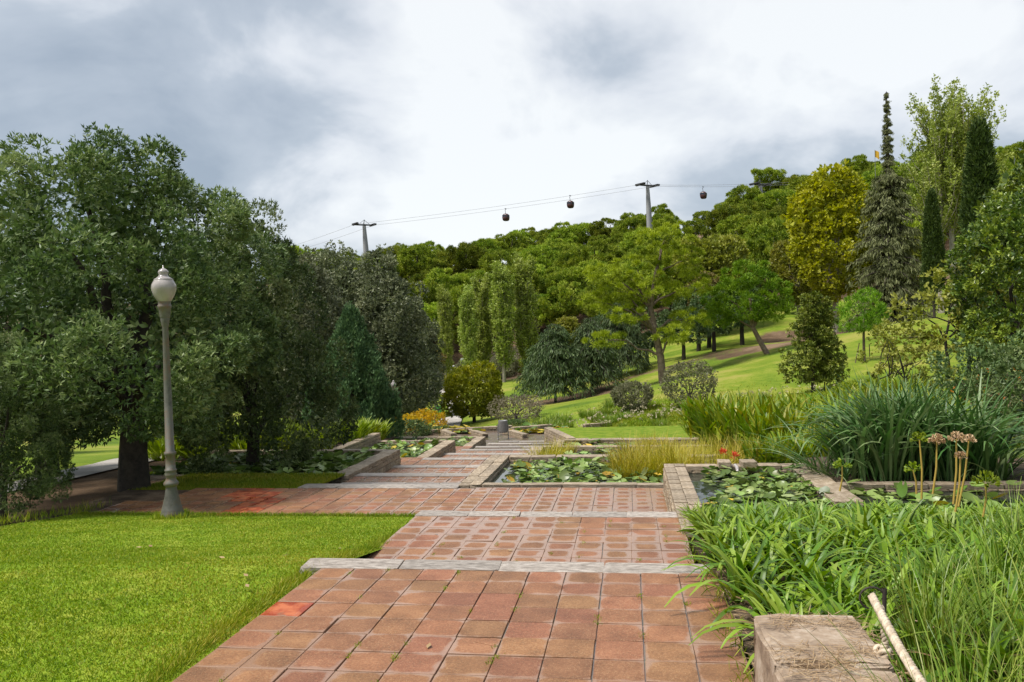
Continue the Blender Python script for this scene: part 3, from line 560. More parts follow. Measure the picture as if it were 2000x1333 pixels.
keep = RNG.random(n) < np.clip(5.0/np.hypot(X, Y), .28, 1)**1.25; X, Y = X[keep], Y[keep]
pat = .5+.5*np.sin(.9*X+1.2*np.sin(.7*Y))*np.sin(.8*Y+.5*X)
blades('grass', 'short mown grass of the lawn beside the red paving', X, Y, zl(Y)+lumps(X, Y)*np.clip((-2.66-X)/.8, 0, 1)-.004, RNG.uniform(.014, .036, len(X))*(.75+.5*pat), RNG.uniform(.003, .0065, len(X))*(1+np.hypot(X, Y)/14), .75, 'turf')
n = 9000; Y = RNG.uniform(2.6, 11.6, n); X = -2.74+np.abs(RNG.normal(0, .09, n))*-1+RNG.uniform(0, .10, n)*RNG.random(n)
blades('grass', 'longer grass fringe creeping over the paving edge', X, Y, zl(Y), RNG.uniform(.035, .10, n), RNG.uniform(.004, .007, n), .6, 'turf', .5)
n = 4500; X = RNG.uniform(-8.5, -2.7, n); Y = 11.62-np.abs(RNG.normal(0, .03, n))
blades('grass', 'grass fringe along the tiled side terrace', X, Y, zl(Y), RNG.uniform(.04, .09, n), .007, .5, 'turf')
lawn_grid('lawn', -8.9, -5.9, 14.08, 16.34, lambda X, Y: -.78-.03*(Y-14.1)+0*X, 'turf_base', 12, 8)
n = 30000; X = -5.9-3.4*RNG.random(n)**1.15; Y = RNG.uniform(14.1, 16.3, n); 
blades('grass', 'grass strip between the side terrace and the pale lily pool', X, Y, -.78-.03*(Y-14.1), RNG.uniform(.04, .10, n), .012, .6, 'turf')
# hill lawn: sparse longer tufts on the bank beyond the beds
n = 42000; q = P(1240, 808, 43); X = RNG.normal(q[0]+1, 5.5, n); Y = RNG.normal(q[1], 3.4, n); k_ = X > np.interp(Y, [30, 36, 45, 62], [4.5, 3, -2, -6]); X, Y = X[k_], Y[k_]
blades('grass', 'rough grass on the bank under the grey shrubs', X, Y, terr(X, Y)-.02, RNG.uniform(.08, .22, len(X)), .035, .6, 'turf')
# planting bed by the stone block
def zb(y): return np.interp(y, [1, 5, 7, 10.1], [.03, .02, -.04, -.31])
lawn_grid('bed_soil', -9.3, -7.96, 12.91, 14.079, lambda X, Y: -.735+0*X, 'soil', 8, 8)
lawn_grid('bed_soil', -9.3, -8.56, 11.0, 12.905, lambda X, Y: -.73+0*X, 'soil', 8, 8)
lawn_grid('bed_soil', .655, 7.5, .8, 10.05, lambda X, Y: zb(Y)+.03*np.sin(5*X)*np.sin(6*Y)*np.clip((X-.7)*3, 0, 1)+np.clip(X-4, 0, 4)*.07, 'soil', 40, 50)
lawn_grid('bed_soil', -14, -8.7, 20.35, 27.2, lambda X, Y: -1.2-.035*(Y-20.3)+0*X, 'soil', 8, 10)
lawn_grid('bed_soil', -13, -9.55, 27.21, 33.5, lambda X, Y: -1.75-.06*(Y-27.2)+0*X, 'soil', 8, 10)
lawn_grid('bed_soil', 2.9, 9, 12.3, 15.2, lambda X, Y: -.34+.02*np.sin(3*X)*np.sin(4*Y), 'soil', 14, 10)
lawn_grid('bed_soil', .88, 2.9, 13.9, 17.8, lambda X, Y: -.42-.1*(Y-13.9), 'soil', 8, 10)

# ------------------------------------------------------------------ strap leaved plants
def strap_leaf(name, L, Wd, a0, a1, mat, S=7, fold=.25, blunt=.5):
    t = np.linspace(0, 1, S); an = a0+(a1-a0)*t**1.4; ds = L/(S-1); x = np.concatenate([[0], np.cumsum(np.sin(an[1:])*ds)]); z = np.concatenate([[0], np.cumsum(np.cos(an[1:])*ds)])
    w = Wd*.5*np.minimum(.55+1.6*t, 1)*np.clip((1-t)/blunt, 0.04, 1)**.6; V = []
    for i in range(S):
        nx, nz = -math.cos(an[i]), math.sin(an[i])
        V += [(x[i]-nx*0 + nx*fold*w[i]*-1*-1, -w[i], z[i]+nz*fold*w[i]), (x[i], 0, z[i]), (x[i]+nx*fold*w[i], w[i], z[i]+nz*fold*w[i])]
    Qs = [[i*3+j, i*3+j+1, i*3+j+4, i*3+j+3] for i in range(S-1) for j in range(2)]
    return mesh_np(name, V, Qs, mat, True)
def straps(name, n, r, L, Wd, a0, a1, mat, S=7, blunt=.5, off=(0, 0), centers=None, zr=0.0):
    """n arching leaves in one mesh; L, a0, a1 ranges"""
    L = RNG.uniform(*L, n); b0 = RNG.uniform(*a0, n); b1 = b0+RNG.uniform(*a1, n); az = RNG.uniform(0, 2*math.pi, n); rr = r*np.sqrt(RNG.random(n)); az0 = az+RNG.normal(0, .8, n)
    px_, py_ = rr*np.cos(az0)+off[0], rr*np.sin(az0)+off[1]
    if centers is not None:
        c = np.array(centers)[RNG.integers(0, len(centers), n)]; px_, py_ = px_+c[:, 0], py_+c[:, 1]
    t = np.linspace(0, 1, S); an = b0[:, None]+(b1-b0)[:, None]*t**1.5; ds = (L/(S-1))[:, None]
    X = np.concatenate([np.zeros((n, 1)), np.cumsum(np.sin(an[:, 1:])*ds, 1)], 1); Z = np.concatenate([np.zeros((n, 1)), np.cumsum(np.cos(an[:, 1:])*ds, 1)], 1)
    w = (np.broadcast_to(Wd, (n,)) if not isinstance(Wd, tuple) else RNG.uniform(*Wd, n))[:, None]*.5*np.clip((1-t)/blunt, .05, 1)**.7*np.minimum(.6+1.5*t, 1)
    c, s = np.cos(az)[:, None], np.sin(az)[:, None]; tw = RNG.normal(0, .5, n)[:, None]
    base = np.stack([px_[:, None]+X*c, py_[:, None]+X*s, Z+RNG.uniform(0, 1, n)[:, None]*zr], 2); side = np.stack([-s*np.cos(tw)+0*X, c*np.cos(tw)+0*X, np.sin(tw)+0*X], 2)*w[:, :, None]
    V = np.stack([base-side, base+side], 2).reshape(-1, 3)
    i = np.arange(n)[:, None]*2*S+np.arange(S-1)[None]*2; i = i.ravel(); Qs = np.stack([i, i+1, i+3, i+2], 1)
    return set_tone(mesh_np(name, V, Qs, mat, True), np.repeat(RNG.random(n), S-1))
AG = [strap_leaf('leaf', .40+.05*i, .038+.004*(i % 3), .08+.12*i, .9+.28*i, 'agapanthus_leaf') for i in range(6)] + [strap_leaf('leaf', .52, .034, .5, 1.1, 'agapanthus_leaf'), strap_leaf('leaf', .36, .03, .05, .5, 'agapanthus_leaf')]
AGD = [strap_leaf('withered_leaf', .38+.06*i, .022, .7+.3*i, 1.7+.3*i, 'dry_leaf', 7, .5) for i in range(3)]
ra = random.Random(21); pts = []
while len(pts) < 230:
    y = ra.uniform(4.5, 9.95); x = ra.uniform(.67, min(5.2, .72+.62*y))
    if y < 5.2 and x < 1.4 and y < 4.75: continue
    if all((x-a)**2+(y-b)**2 > .235**2 for a, b in pts): pts.append((x, y))
    elif ra.random() < .002: break
AGJ = [straps('foliage', 34, .06, (.36, .55), (.032, .044), (.05, .6), (.5, 1.6), 'agapanthus_mass') for _ in range(3)]
for x, y in pts:
    z = float(zb(y))+max(0, x-4)*.07; s = ra.uniform(.8, 1.12)*float(np.interp(y, [8, 9.8], [1, .62]))
    o = thing('agapanthus', 'agapanthus plant with arching glossy strap leaves in the crowded bed', 'plant', (x, y, z), ra.uniform(0, 6.28), 'agapanthus plants massed beside the terrace'); o.scale = (s, s, s)
    if y > 7.6 or x > 3.6: obj('foliage', ra.choice(AGJ), o); continue
    nl = ra.randint(20, 26)
    for i in range(nl): obj('leaf', ra.choice(AG), o, (ra.gauss(0, .03), ra.gauss(0, .03), 0), (ra.gauss(0, .1), ra.gauss(0, .12), 6.28*i/nl*5+ra.uniform(-.3, .3)))
    for i in range(ra.choice([0, 0, 1, 2])): obj('withered_leaf', ra.choice(AGD), o, (0, 0, .02), (ra.gauss(0, .2), ra.gauss(0, .2), ra.uniform(0, 6.28)))
# finer upright grassy clumps with withered skirts beside the rope
TH = [straps('leaves', 75, .07, (.5, .95), (.008, .014), (.03, .5), (.1, .9), 'thin_leaf', 7, .8) for _ in range(3)]
DR = [straps('withered_leaves', 70, .14, (.3, .6), (.012, .024), (.7, 1.3), (.4, 1.2), 'dry_leaf', 7, .8) for _ in range(2)]
for i, (px, py, d) in enumerate([(1850, 1340, 3.2), (1900, 1290, 3.4), (1970, 1260, 3.7), (1830, 1210, 4.4), (1940, 1190, 4.6), (2040, 1200, 4.3), (1900, 1390, 2.7), (2010, 1370, 2.9), (1790, 1230, 4.6), (1860, 1120, 5.4), (1960, 1110, 5.6), (2060, 1120, 5.2), (2090, 1320, 3.3), (1990, 1040, 6.6)]):
    q = P(px, py, d); z = float(zb(q[1]))
    o = thing('grass_lily', 'narrow-leaved grass lily clump with withered brown skirt near the rope', 'plant', (q[0], q[1], z), ra.uniform(0, 6), 'narrow-leaved clumps around the rope post')
    s = ra.uniform(.75, 1.05); o.scale = (s, s, s); obj('leaves', TH[i % 3], o); obj('withered_leaves', DR[i % 2], o)
# big dark strap-leaved clump
cl = thing('strap_leaved_clump', 'huge dark green clump of arching strap leaves behind the lily pads', 'plant', (4.62, 13.4, -.34)); cl.scale = (.95, .95, .93)
BL = [strap_leaf('leaf', 1.25+.12*i, .05+.004*i, .02+.07*i, .55+.42*i, 'strap_leaf_part', 9, .2, .45) for i in range(5)]
rb = random.Random(3)
for i in range(300):
    x, y = rb.uniform(-1.5, .75), rb.uniform(-.75, .75); edge = min(1, abs(x+.38)/1.13)
    az = rb.uniform(0, 6.28) if rb.random() > edge*.7 else (0 if x > 0 else math.pi)+rb.gauss(0, .5)
    obj('leaf', BL[min(4, int(rb.random()*3+edge*2))], cl, (x, y, 0), (rb.gauss(0, .08), rb.gauss(0, .08), az), (1, 1, rb.uniform(.9, 1.2)*(1.12-.3*edge**2)))
cc = [(rb.gauss(-.38, .42), rb.uniform(-.7, .8)) for _ in range(40)]
tag(obj('leaves', straps('leaves', 620, .2, (1.2, 1.95), (.035, .055), (.02, .3), (.3, 2.0), 'strap_leaf', 9, .45, centers=cc), cl), kind='stuff')
tag(obj('fringe_leaves', straps('fringe_leaves', 170, .25, (.9, 1.5), (.016, .03), (.5, 1.1), (.6, 1.2), 'strap_leaf', 9, .7, centers=[(-1.75, .1), (-1.6, -.4), (.85, .1), (.8, -.4)]), cl), kind='stuff')
# dried agapanthus seed heads on tall stems
def seed_head(px, py, pbase, d, mat, label, nray, R):
    top = P(px, py, d); bs = P(pbase[0], pbase[1], d); o = thing('seed_head', label, 'seed head', bs); t_ = top-bs
    obj('stem', tubes('stem', [([(0, 0, 0), tuple(t_*.5+np.array([.012, 0, 0])), tuple(t_)], [.009, .008, .006])], 'seed_stalk', 6), o)
    u = nrm(RNG.normal(0, 1, (nray, 3))); u[:, 2] = np.abs(u[:, 2])*.9-.15; u = nrm(u)
    b = t_+u*.01; tag_rays = obj('rays', leaves('rays', np.repeat(b, 2, 0), np.repeat(u, 2, 0), RNG.normal(0, 1, (2*nray, 3)), R*.85, .008, mat), o); tag(tag_rays, kind='stuff')
    tag(obj('seed_pods', leaves('seed_pods', np.repeat(t_+u*R*.75, 3, 0), np.repeat(u, 3, 0)+RNG.normal(0, .3, (3*nray, 3)), RNG.normal(0, 1, (3*nray, 3)), R*.45, .022, mat), o), kind='stuff')
plain('seed_stalk', (0.40, 0.27, 0.05), 0.6)
seed_head(1830, 862, (1822, 965), 7.0, 'seed_head', 'plump dried seed head on a yellow stem before the strap-leaved clump', 46, .06)
seed_head(1868, 858, (1862, 985), 6.8, 'seed_head', 'spidery dried seed head on a reddish stem, taller of the close pair', 34, .062)
seed_head(1892, 862, (1872, 990), 6.9, 'seed_head', 'spidery dried seed head leaning on the reddish stem', 34, .055)
seed_head(1876, 893, (1866, 1000), 6.6, 'seed_head', 'small pinkish dried seed head under the close pair', 26, .045)
seed_head(1796, 860, (1800, 975), 7.2, 'lime_leaf', 'fresh green seed head beside the plump dried one', 26, .07)
seed_head(1645, 912, (1640, 960), 8.0, 'lime_leaf', 'green seed head standing by the stone pier', 24, .08)
seed_head(1783, 918, (1790, 965), 7.4, 'lime_leaf', 'short green seed head low among agapanthus', 24, .07)
seed_head(1925, 945, (1920, 1010), 6.8, 'lime_leaf', 'loose green seed head among tall thin stems', 34, .1)

# ------------------------------------------------------------------ trees
def fib(n):
    i = np.arange(n)+.5; ph = np.arccos(1-2*i/n); th = math.pi*(1+5**.5)*i; return np.stack([np.cos(th)*np.sin(ph), np.sin(th)*np.sin(ph), np.cos(ph)], 1)
def subs_of(blobs, dens, zmin=-9, jit=.12, shell=(.8, 1.0), cull=.8):
    C, O = [], []
    for k_, (c, r) in enumerate(blobs):
        c = np.array(c, float); r = np.array(r, float); u = nrm(fib(max(6, int(dens*(r[0]*r[1]+r[0]*r[2]+r[1]*r[2])/3)))+RNG.normal(0, jit, (max(6, int(dens*(r[0]*r[1]+r[0]*r[2]+r[1]*r[2])/3)), 3)))
        p = c+u*r*RNG.uniform(*shell, (len(u), 1)); ok = p[:, 2] > zmin
        for k2, (c2, r2) in enumerate(blobs):
            if k2 != k_: ok &= (((p-np.array(c2))/np.array(r2))**2).sum(1) > cull**2
        C.append(p[ok]); O.append(nrm(u/r)[ok])
    return np.concatenate(C), np.concatenate(O)
def foliage(name, C, O, rs, n, k, L, Wd, mat, zs=1.0, bias=.7, up=.35, spread=.7, inner=.5, down=0.0, norm_up=.5):
    m = len(C); r = RNG.uniform(*rs, m); c = np.repeat(C, n, 0); o_ = np.repeat(O, n, 0); r = np.repeat(r, n)[:, None]
    u = nrm(nrm(RNG.normal(0, 1, (m*n, 3)))+o_*bias); p = c+u*r*np.array([1, 1, zs])*RNG.uniform(inner, 1, (m*n, 1))
    ax = nrm(u*.7+o_*.3+np.array([0, 0, up-down])+RNG.normal(0, .25, (m*n, 3)))
    p = np.repeat(p, k, 0); d = np.repeat(ax, k, 0)+RNG.normal(0, spread, (m*n*k, 3)); nn = RNG.normal(0, 1, (m*n*k, 3)); nn[:, 2] += norm_up*2
    q = len(p); tone = .5+.26*np.repeat(RNG.normal(0, 1, m), n*k)*.7+.26*np.repeat(RNG.normal(0, 1, m*n), k)*.8+.09*RNG.normal(0, 1, q)
    return leaves(name, p, d, nn, RNG.uniform(*L, q), RNG.uniform(*Wd, q), mat, tone)
def join_leaves(name, meshes):
    V, k0, Qs, T_ = [], 0, [], []
    for me in meshes:
        tt = np.empty(len(me.polygons), np.float32); me.attributes['tone'].data.foreach_get('value', tt); T_.append(tt)
        a = np.empty(len(me.vertices)*3, np.float32); me.vertices.foreach_get('co', a); V.append(a.reshape(-1, 3)); Qs.append(np.arange(len(me.vertices)).reshape(-1, 4)+k0); k0 += len(me.vertices)
    mt = meshes[0].materials[0].name; return set_tone(mesh_np(name, np.concatenate(V), np.concatenate(Qs), mt), np.concatenate(T_))
def limb(a, b, r0, r1, sag=.1, n=6, seed=0):
    a, b = np.array(a, float), np.array(b, float); t = np.linspace(0, 1, n)[:, None]; L = np.linalg.norm(b-a); w = RNG.normal(0, .035*L, (n, 3))*np.sin(t*math.pi); p = a+(b-a)*t+w; p[:, 2] += (sag*L*np.sin(t*math.pi))[:, 0]
    return p, np.linspace(r0, r1, n)
def tree(name, label, cat, base, trunk, crown, group=None, rz=0, s=1.0, sz=None, sink=.05):
    o = thing(name, label, cat, (base[0], base[1], tz(base[0], base[1])-sink if len(base) < 3 else base[2]), rz, group); o.scale = (s, s, sz or s)
    if trunk is not None: obj('trunk', trunk, o)
    obj('crown', crown, o); return o
# holm oaks
def oak_parts(blobs, dens, rs, n, k, L, Wd, mat, zmin, trunk_h, tr):
    C, O = subs_of(blobs, dens, zmin, jit=.25, shell=(.72, 1.08)); out = foliage('f', C, O, rs, n, k, L, Wd, mat, inner=.55, bias=.6)
    C2, O2 = subs_of([(c, np.array(r)*.62) for c, r in blobs], dens*.8, zmin+.3, cull=.5); inn = foliage('f', C2, O2, (rs[1]*.7, rs[1]), max(4, n//3), 3, (L[1]*.9, L[1]*1.4), (Wd[1]*1.6, Wd[1]*2.4), mat)
    specs = [([(0, 0, -.2), (.03, .02, trunk_h*.5), (.08, 0, trunk_h)], [tr*1.25, tr, tr*.9])]
    for c, r in blobs: specs.append(limb((.08, 0, trunk_h-.1), np.array(c)+[0, 0, .2], tr*.55, .03))
    return join_leaves('crown', [out, inn]), tubes('trunk', specs, 'bark', 8)
bA = [((0, 0, 3.3), (2.2, 2.2, 2.1)), ((1.0, -.3, 4.5), (1.6, 1.6, 1.7)), ((-1.2, .2, 4.4), (1.5, 1.5, 1.6)), ((1.5, .4, 2.5), (1.6, 1.6, 1.5)), ((-1.0, -1.0, 2.3), (1.7, 1.5, 1.4)), ((.5, .1, 5.8), (.85, .85, 1.0)), ((-.5, .5, 5.6), (.9, .9, .95)), ((-1.8, .6, 3.0), (1.3, 1.3, 1.5))]
bB = [((0, 0, 2.9), (1.9, 1.9, 2.2)), ((.7, .2, 4.4), (1.2, 1.2, 1.5)), ((-.7, -.3, 4.1), (1.3, 1.3, 1.5)), ((1.1, -.6, 2.2), (1.3, 1.3, 1.4)), ((-.9, -.8, 2.0), (1.3, 1.3, 1.3)), ((.1, 0, 5.4), (.8, .8, 1.0))]
OA = oak_parts(bA, 10, (.34, .66), 190, 6, (.07, .125), (.020, .034), 'oak_leaf', 1.45, 1.6, .24)
OB = oak_parts(bB, 10, (.32, .6), 170, 6, (.07, .125), (.020, .034), 'oak_leaf', 1.05, 1.4, .18)
bC = [((0, 0, 5), (2.6, 2.6, 4.3)), ((.9, .3, 8.2), (1.7, 1.7, 2.4)), ((-1.0, -.3, 7.4), (1.8, 1.8, 2.6)), ((1.5, -.6, 3.6), (1.9, 1.9, 2.6)), ((-1.3, -.9, 3.2), (1.9, 1.9, 2.4)), ((-.2, .2, 10.0), (1.0, 1.0, 1.7))]
OC = oak_parts(bC, 10, (.4, .95), 66, 5, (.13, .23), (.055, .095), 'oak_leaf_grey', .5, 1.6, .26)
def T3(px, py, d): q = P(px, py, d); return (q[0], q[1])
tree('holm_oak', 'spreading dark evergreen oak with thick trunk behind the lamp post', 'tree', T3(262, 962, 15.6), OA[1], OA[0], rz=1.5, s=1.06, sz=.98)
tree('holm_oak', 'dark evergreen oak with round crown beside the pale lily pool', 'tree', T3(492, 905, 19.5), OB[1], OB[0], rz=1.1, s=.9, sz=1.04)
tree('holm_oak', 'dark evergreen oak with slim trunk between the path and soil bed', 'tree', T3(95, 952, 18.5), OA[1], OA[0], rz=3.6, s=.95, sz=.93)
tree('holm_oak', 'low pale-tipped oak sapling whose branches hang over the soil bed', 'tree', T3(5, 985, 12.5), OB[1], OB[0], rz=2.2, s=.42, sz=.44)
tree('holm_oak', 'evergreen oak filling the gap behind the spreading oak', 'tree', T3(400, 900, 25), OA[1], OA[0], rz=5.0, s=.9, sz=1.0)
tree('holm_oak', 'evergreen oak standing past the slim-trunked oak', 'tree', T3(-150, 900, 30), OA[1], OA[0], rz=2.0, s=1.2, sz=1.2)
tree('holm_oak', 'tall grey-green oak with pointed top below the cable tower', 'tree', T3(665, 850, 58), OC[1], OC[0], rz=.2, s=1.1, sz=1.1)
tree('holm_oak', 'grey-green oak rising behind the dark yew', 'tree', T3(750, 850, 57), OC[1], OC[0], rz=2.2, s=1.1, sz=1.08)
tree('holm_oak', 'grey-green oak leaning over the iron lamp by the yellow bush', 'tree', T3(798, 838, 76), OC[1], OC[0], rz=4.0, s=1.12, sz=1.0)
tree('holm_oak', 'grey-green oak between the round-crowned oak and the yew', 'tree', T3(600, 860, 44), OC[1], OC[0], rz=1.2, s=.9, sz=.86)
# yew and cypresses
def spire(h, r, dens, n, mat, L, Wd, rs, p=.8, low=.15):
    m = int(dens); z = RNG.uniform(low, 1, m)**.8; th = RNG.uniform(0, 6.283, m); env = r*np.minimum(1, (1-z)**p*1.25+.02)*np.minimum(1, .72+z*2); lump = 1+.16*np.sin(th*5+z*7)+.1*np.sin(th*9-z*13)
    C = np.stack([env*lump*np.cos(th), env*lump*np.sin(th), z*h], 1); O = np.stack([np.cos(th), np.sin(th), .5+0*th], 1)
    return foliage('crown', C, nrm(O), rs, n, 2, L, Wd, mat, zs=2.4, bias=.5, up=1.3, spread=.35, inner=.2)
yew = spire(5.9, 2.0, 1150, 28, 'yew_leaf', (.12, .24), (.045, .08), (.10, .26), .9, .02)
tree('yew_tree', 'dense dark green conical yew beside the grey oaks', 'tree', T3(690, 856, 34), tubes('trunk', [([(0, 0, -.1), (0, 0, 2.5)], [.12, .08])], 'bark'), yew, s=.86, sz=.93)
cyp = spire(16, 1.05, 900, 16, 'cypress_leaf', (.25, .5), (.07, .13), (.2, .42), .55)
ct = tubes('trunk', [([(0, 0, -.2), (0, 0, 8)], [.2, .1])], 'bark')
tree('cypress', 'slender dark cypress close to the pale poplar trunks', 'tree', T3(1825, 625, 70), ct, cyp, s=.66, sz=.66)
tree('cypress', 'tall dense cypress at the edge of the glossy trees', 'tree', T3(1922, 690, 50), ct, cyp, rz=2, s=.9, sz=.86)
# pines
def pine_crown(pads, n, k, L, Wd, mat, rs, dens, zs=.6, up=.9):
    C, O = subs_of(pads, dens, cull=.75, shell=(.65, 1.0)); return foliage('crown', C, O, rs, n, k, L, Wd, mat, zs=zs, bias=.8, up=up, spread=.55, inner=.35)
bp = [((.4, 0, 11.6), (2.3, 2.2, 1.9)), ((1.8, .3, 9.9), (1.9, 1.9, 1.6)), ((-1.9, .2, 9.3), (2.2, 2.0, 1.5)), ((2.6, -.2, 7.9), (1.5, 1.6, 1.2)), ((-3.6, 0, 7.6), (2.0, 1.9, 1.1)), ((-5.0, -.3, 9.0), (1.6, 1.6, .9)), ((-5.4, .2, 6.8), (1.5, 1.4, .8)), ((-3.0, -.6, 5.6), (1.9, 1.7, .8)), ((2.3, .4, 5.2), (1.6, 1.6, .9)), ((.9, -.8, 3.9), (1.5, 1.4, .8)), ((-4.6, -.8, 3.6), (1.8, 1.6, .6)), ((.4, 1.4, 7.5), (1.8, 1.6, 1.3)), ((-1.2, -.6, 7.6), (1.3, 1.3, .9))]
tp = np.array([(0, 0, -.3), (-.15, 0, 2.2), (-.55, 0, 4.2), (-.9, 0, 6.2), (-.5, 0, 8.4), (.2, 0, 11)])
specs = [(tp, [.36, .31, .27, .22, .16, .06])] + [limb(tp[3], (-2.6, -.2, 8.6), .16, .04), limb(tp[2], (-2.9, -.5, 6.4), .15, .03), limb(tp[2], (-3.2, -.6, 7.4), .12, .03)] + [limb(tp[min(4, max(1, int(c[2]/2.4)))], c, .12, .02) for c, r in bp]
PB = pine_crown([(c, np.array(r)*np.array([.92, .92, .8])) for c, r in bp], 58, 4, (.22, .42), (.03, .06), 'pine_leaf', (.25, .6), 10, .5)
tree('pine_tree', 'large yellow-green pine with leaning forked trunk on the grassy bank', 'tree', T3(1295, 748, 68), tubes('trunk', specs, 'bark_pine', 8), PB, sz=1.02)
b2_ = [((-.6, 0, 6.3), (2.2, 2.0, 1.6)), ((.9, .2, 5.3), (1.9, 1.8, 1.4)), ((-2.2, 0, 4.9), (1.9, 1.8, 1.4)), ((-.8, -.7, 4.3), (2.2, 1.8, 1.2)), ((-3.2, .2, 3.2), (1.3, 1.2, .6)), ((1.3, 0, 3.9), (1.4, 1.4, .8))]
tp2 = np.array([(1.2, 0, -.3), (.5, 0, 1.0), (-.2, 0, 2.4), (-.4, 0, 5)])
specs = [(tp2, [.27, .22, .19, .08])]+[limb(tp2[2], c, .1, .02) for c, r in b2_]
P2 = pine_crown(b2_, 50, 4, (.22, .4), (.045, .08), 'pine_bright', (.35, .7), 11)
q = P(1505, 690, 70)
tree('pine_tree', 'bright green round pine with slanting bare trunk', 'tree', (q[0]-1.2, q[1]), tubes('trunk', specs, 'bark_pine', 8), P2, sz=1.04)
b3 = [((0, 0, 3.3), (1.3, 1.3, 1.1)), ((.3, 0, 2.9), (1.2, 1.2, .8)), ((-.5, .2, 2.6), (1.0, 1.0, .7))]
P3 = pine_crown(b3, 40, 4, (.16, .3), (.025, .05), 'pine_bright', (.25, .5), 18, 1.0, 1.2)
p3t = tubes('trunk', [([(0, 0, -.2), (0, 0, 1.6), (.05, 0, 3)], [.10, .08, .05]), ([(-.6, -.2, -.1), (-.3, -.1, 1.2)], [.03, .03]), ([(.4, .2, -.1), (.35, .1, 1.1)], [.03, .03])], 'bark_pine')
tree('pine_tree', 'young staked pine with bright green ball crown on the lawn', 'tree', T3(1688, 704, 52), p3t, P3)
# pines of the far wooded hill
FP = []
for v in range(6):
    h = 8.0+RNG.uniform(-.5, 2); w = RNG.uniform(2.9, 3.7); bl = [((0, 0, h-1.9), (w, w, 1.9))] + [((RNG.uniform(-2.2, 2.2), RNG.uniform(-2.2, 2.2), h-RNG.uniform(1.2, 4.2)), (w*RNG.uniform(.45, .7), w*.6, 1.25)) for _ in range(5)]
    C, O = subs_of(bl, 5.5, cull=.6, shell=(.7, 1.05), zmin=2.0, jit=.25); cr_ = foliage('crown', C, O, (.4, 1.0), 62, 3, (.3, .55), (.08, .15), 'pine_far', zs=.75, bias=.85, up=.9, spread=.6, inner=.6)
    FP.append((tubes('trunk', [([(0, 0, -1), (.2, 0, h*.45), (0, .2, h-1)], [.24, .19, .08])] + [limb((.15, 0, h*.45), c, .1, .03, n=4) for c, r in bl], 'bark', 5), cr_))
rf = random.Random(8); placed = []
def far_pine(x, y, s):
    v = FP[rf.randrange(6)]
    tree('hill_pine', 'umbrella-crowned pine in the wood covering the far hill', 'tree', (x, y), v[0], v[1], 'pines of the wooded hill under the cable car', rf.uniform(0, 6.28), s, s*rf.uniform(.9, 1.2), .3)
tries = 0
while len(placed) < 270 and tries < 9000:
    tries += 1; px = rf.uniform(560, 2080); d = rf.choice([rf.uniform(122, 235), rf.uniform(190, 235)])
    if px < 1180 and d < 150 or px > 1540 and d < 135: continue
    q = P(px, 600, d); mind = 4.2+d/85
    if any((q[0]-a)**2+(q[1]-b)**2 < mind**2 for a, b in placed): continue
    placed.append((q[0], q[1])); far_pine(q[0], q[1], rf.choice([rf.uniform(.75, 1.1), rf.uniform(1.0, 1.4)])*(.6 if 1320 < px < 1425 and d > 170 else 1))
# poplars
def poplar_parts(h, r, nb, n, mat, L, Wd, trunks=((0, 0),), low=.22, open_=1.0):
    Cs, Os, specs = [], [], []
    for tx, ty in trunks: specs.append((np.array([(tx, ty, -.3), (tx*.9, ty, h*.4), (tx*.8, ty, h*.9)]), [.02*h*.75, .013*h*.75, .02]))
    for i in range(nb):
        tx, ty = trunks[i % len(trunks)]; z0 = h*(low+(.78-low)*RNG.random()); a = RNG.uniform(0, 6.283); L_ = h*.22*RNG.uniform(.6, 1.2); env = r*(1-(z0/h-.35)**2)*RNG.uniform(.5, 1); e = np.array([tx+env*math.cos(a), ty+env*math.sin(a), min(h*RNG.uniform(.93, 1.0), z0+L_)])
        s_ = np.array([tx, ty, z0]); specs.append((np.array([s_, (s_+e)/2+[env*.2*math.cos(a), env*.2*math.sin(a), 0], e]), [.05, .035, .012]))
        t = np.linspace(.25, 1, 6)[:, None]; Cs.append(s_+(e-s_)*t); Os.append(np.repeat(np.array([[math.cos(a), math.sin(a), 1.0]]), 6, 0))
    return tubes('trunk', specs, 'bark_pale', 5), foliage('crown', np.concatenate(Cs), nrm(np.concatenate(Os)), (.25*open_, .6*open_), n, 2, L, Wd, mat, zs=1.7, bias=.3, up=.6, spread=.7, inner=.1)
PO = [poplar_parts(17, 1.5, 95, 22, 'poplar_leaf', (.22, .38), (.10, .18), low=.08) for _ in range(2)]
for i, (px, py, d, s, sz) in enumerate([(918, 752, 116, .9, .83), (945, 748, 120, 1, .95), (985, 748, 116, 1.15, 1.0), (1028, 745, 118, 1.2, 1.07)]):
    tree('poplar', ['small poplar at the grey oak end of the row below the hill', 'second poplar of the row, beside the small one', 'broad poplar with bare pale trunk in the row below the hill', 'tallest poplar of the row, at the leaning pine end'][i], 'tree', T3(px, py, d), *PO[i % 2], 'row of poplars below the hill', i*1.3, s, sz)
tree('poplar', 'slim poplar with bare pale trunk beside the white van', 'tree', T3(872, 765, 112), *PO[0], rz=2.5, s=.75, sz=.82)
TP = poplar_parts(28, 4.6, 150, 24, 'poplar_leaf', (.22, .4), (.12, .22), ((-1.3, 0), (.2, .4), (1.9, -.2)), .3, 1.2)
tree('poplar', 'towering poplar with three bare pale trunks above the cypresses', 'tree', T3(1862, 612, 98), *TP)
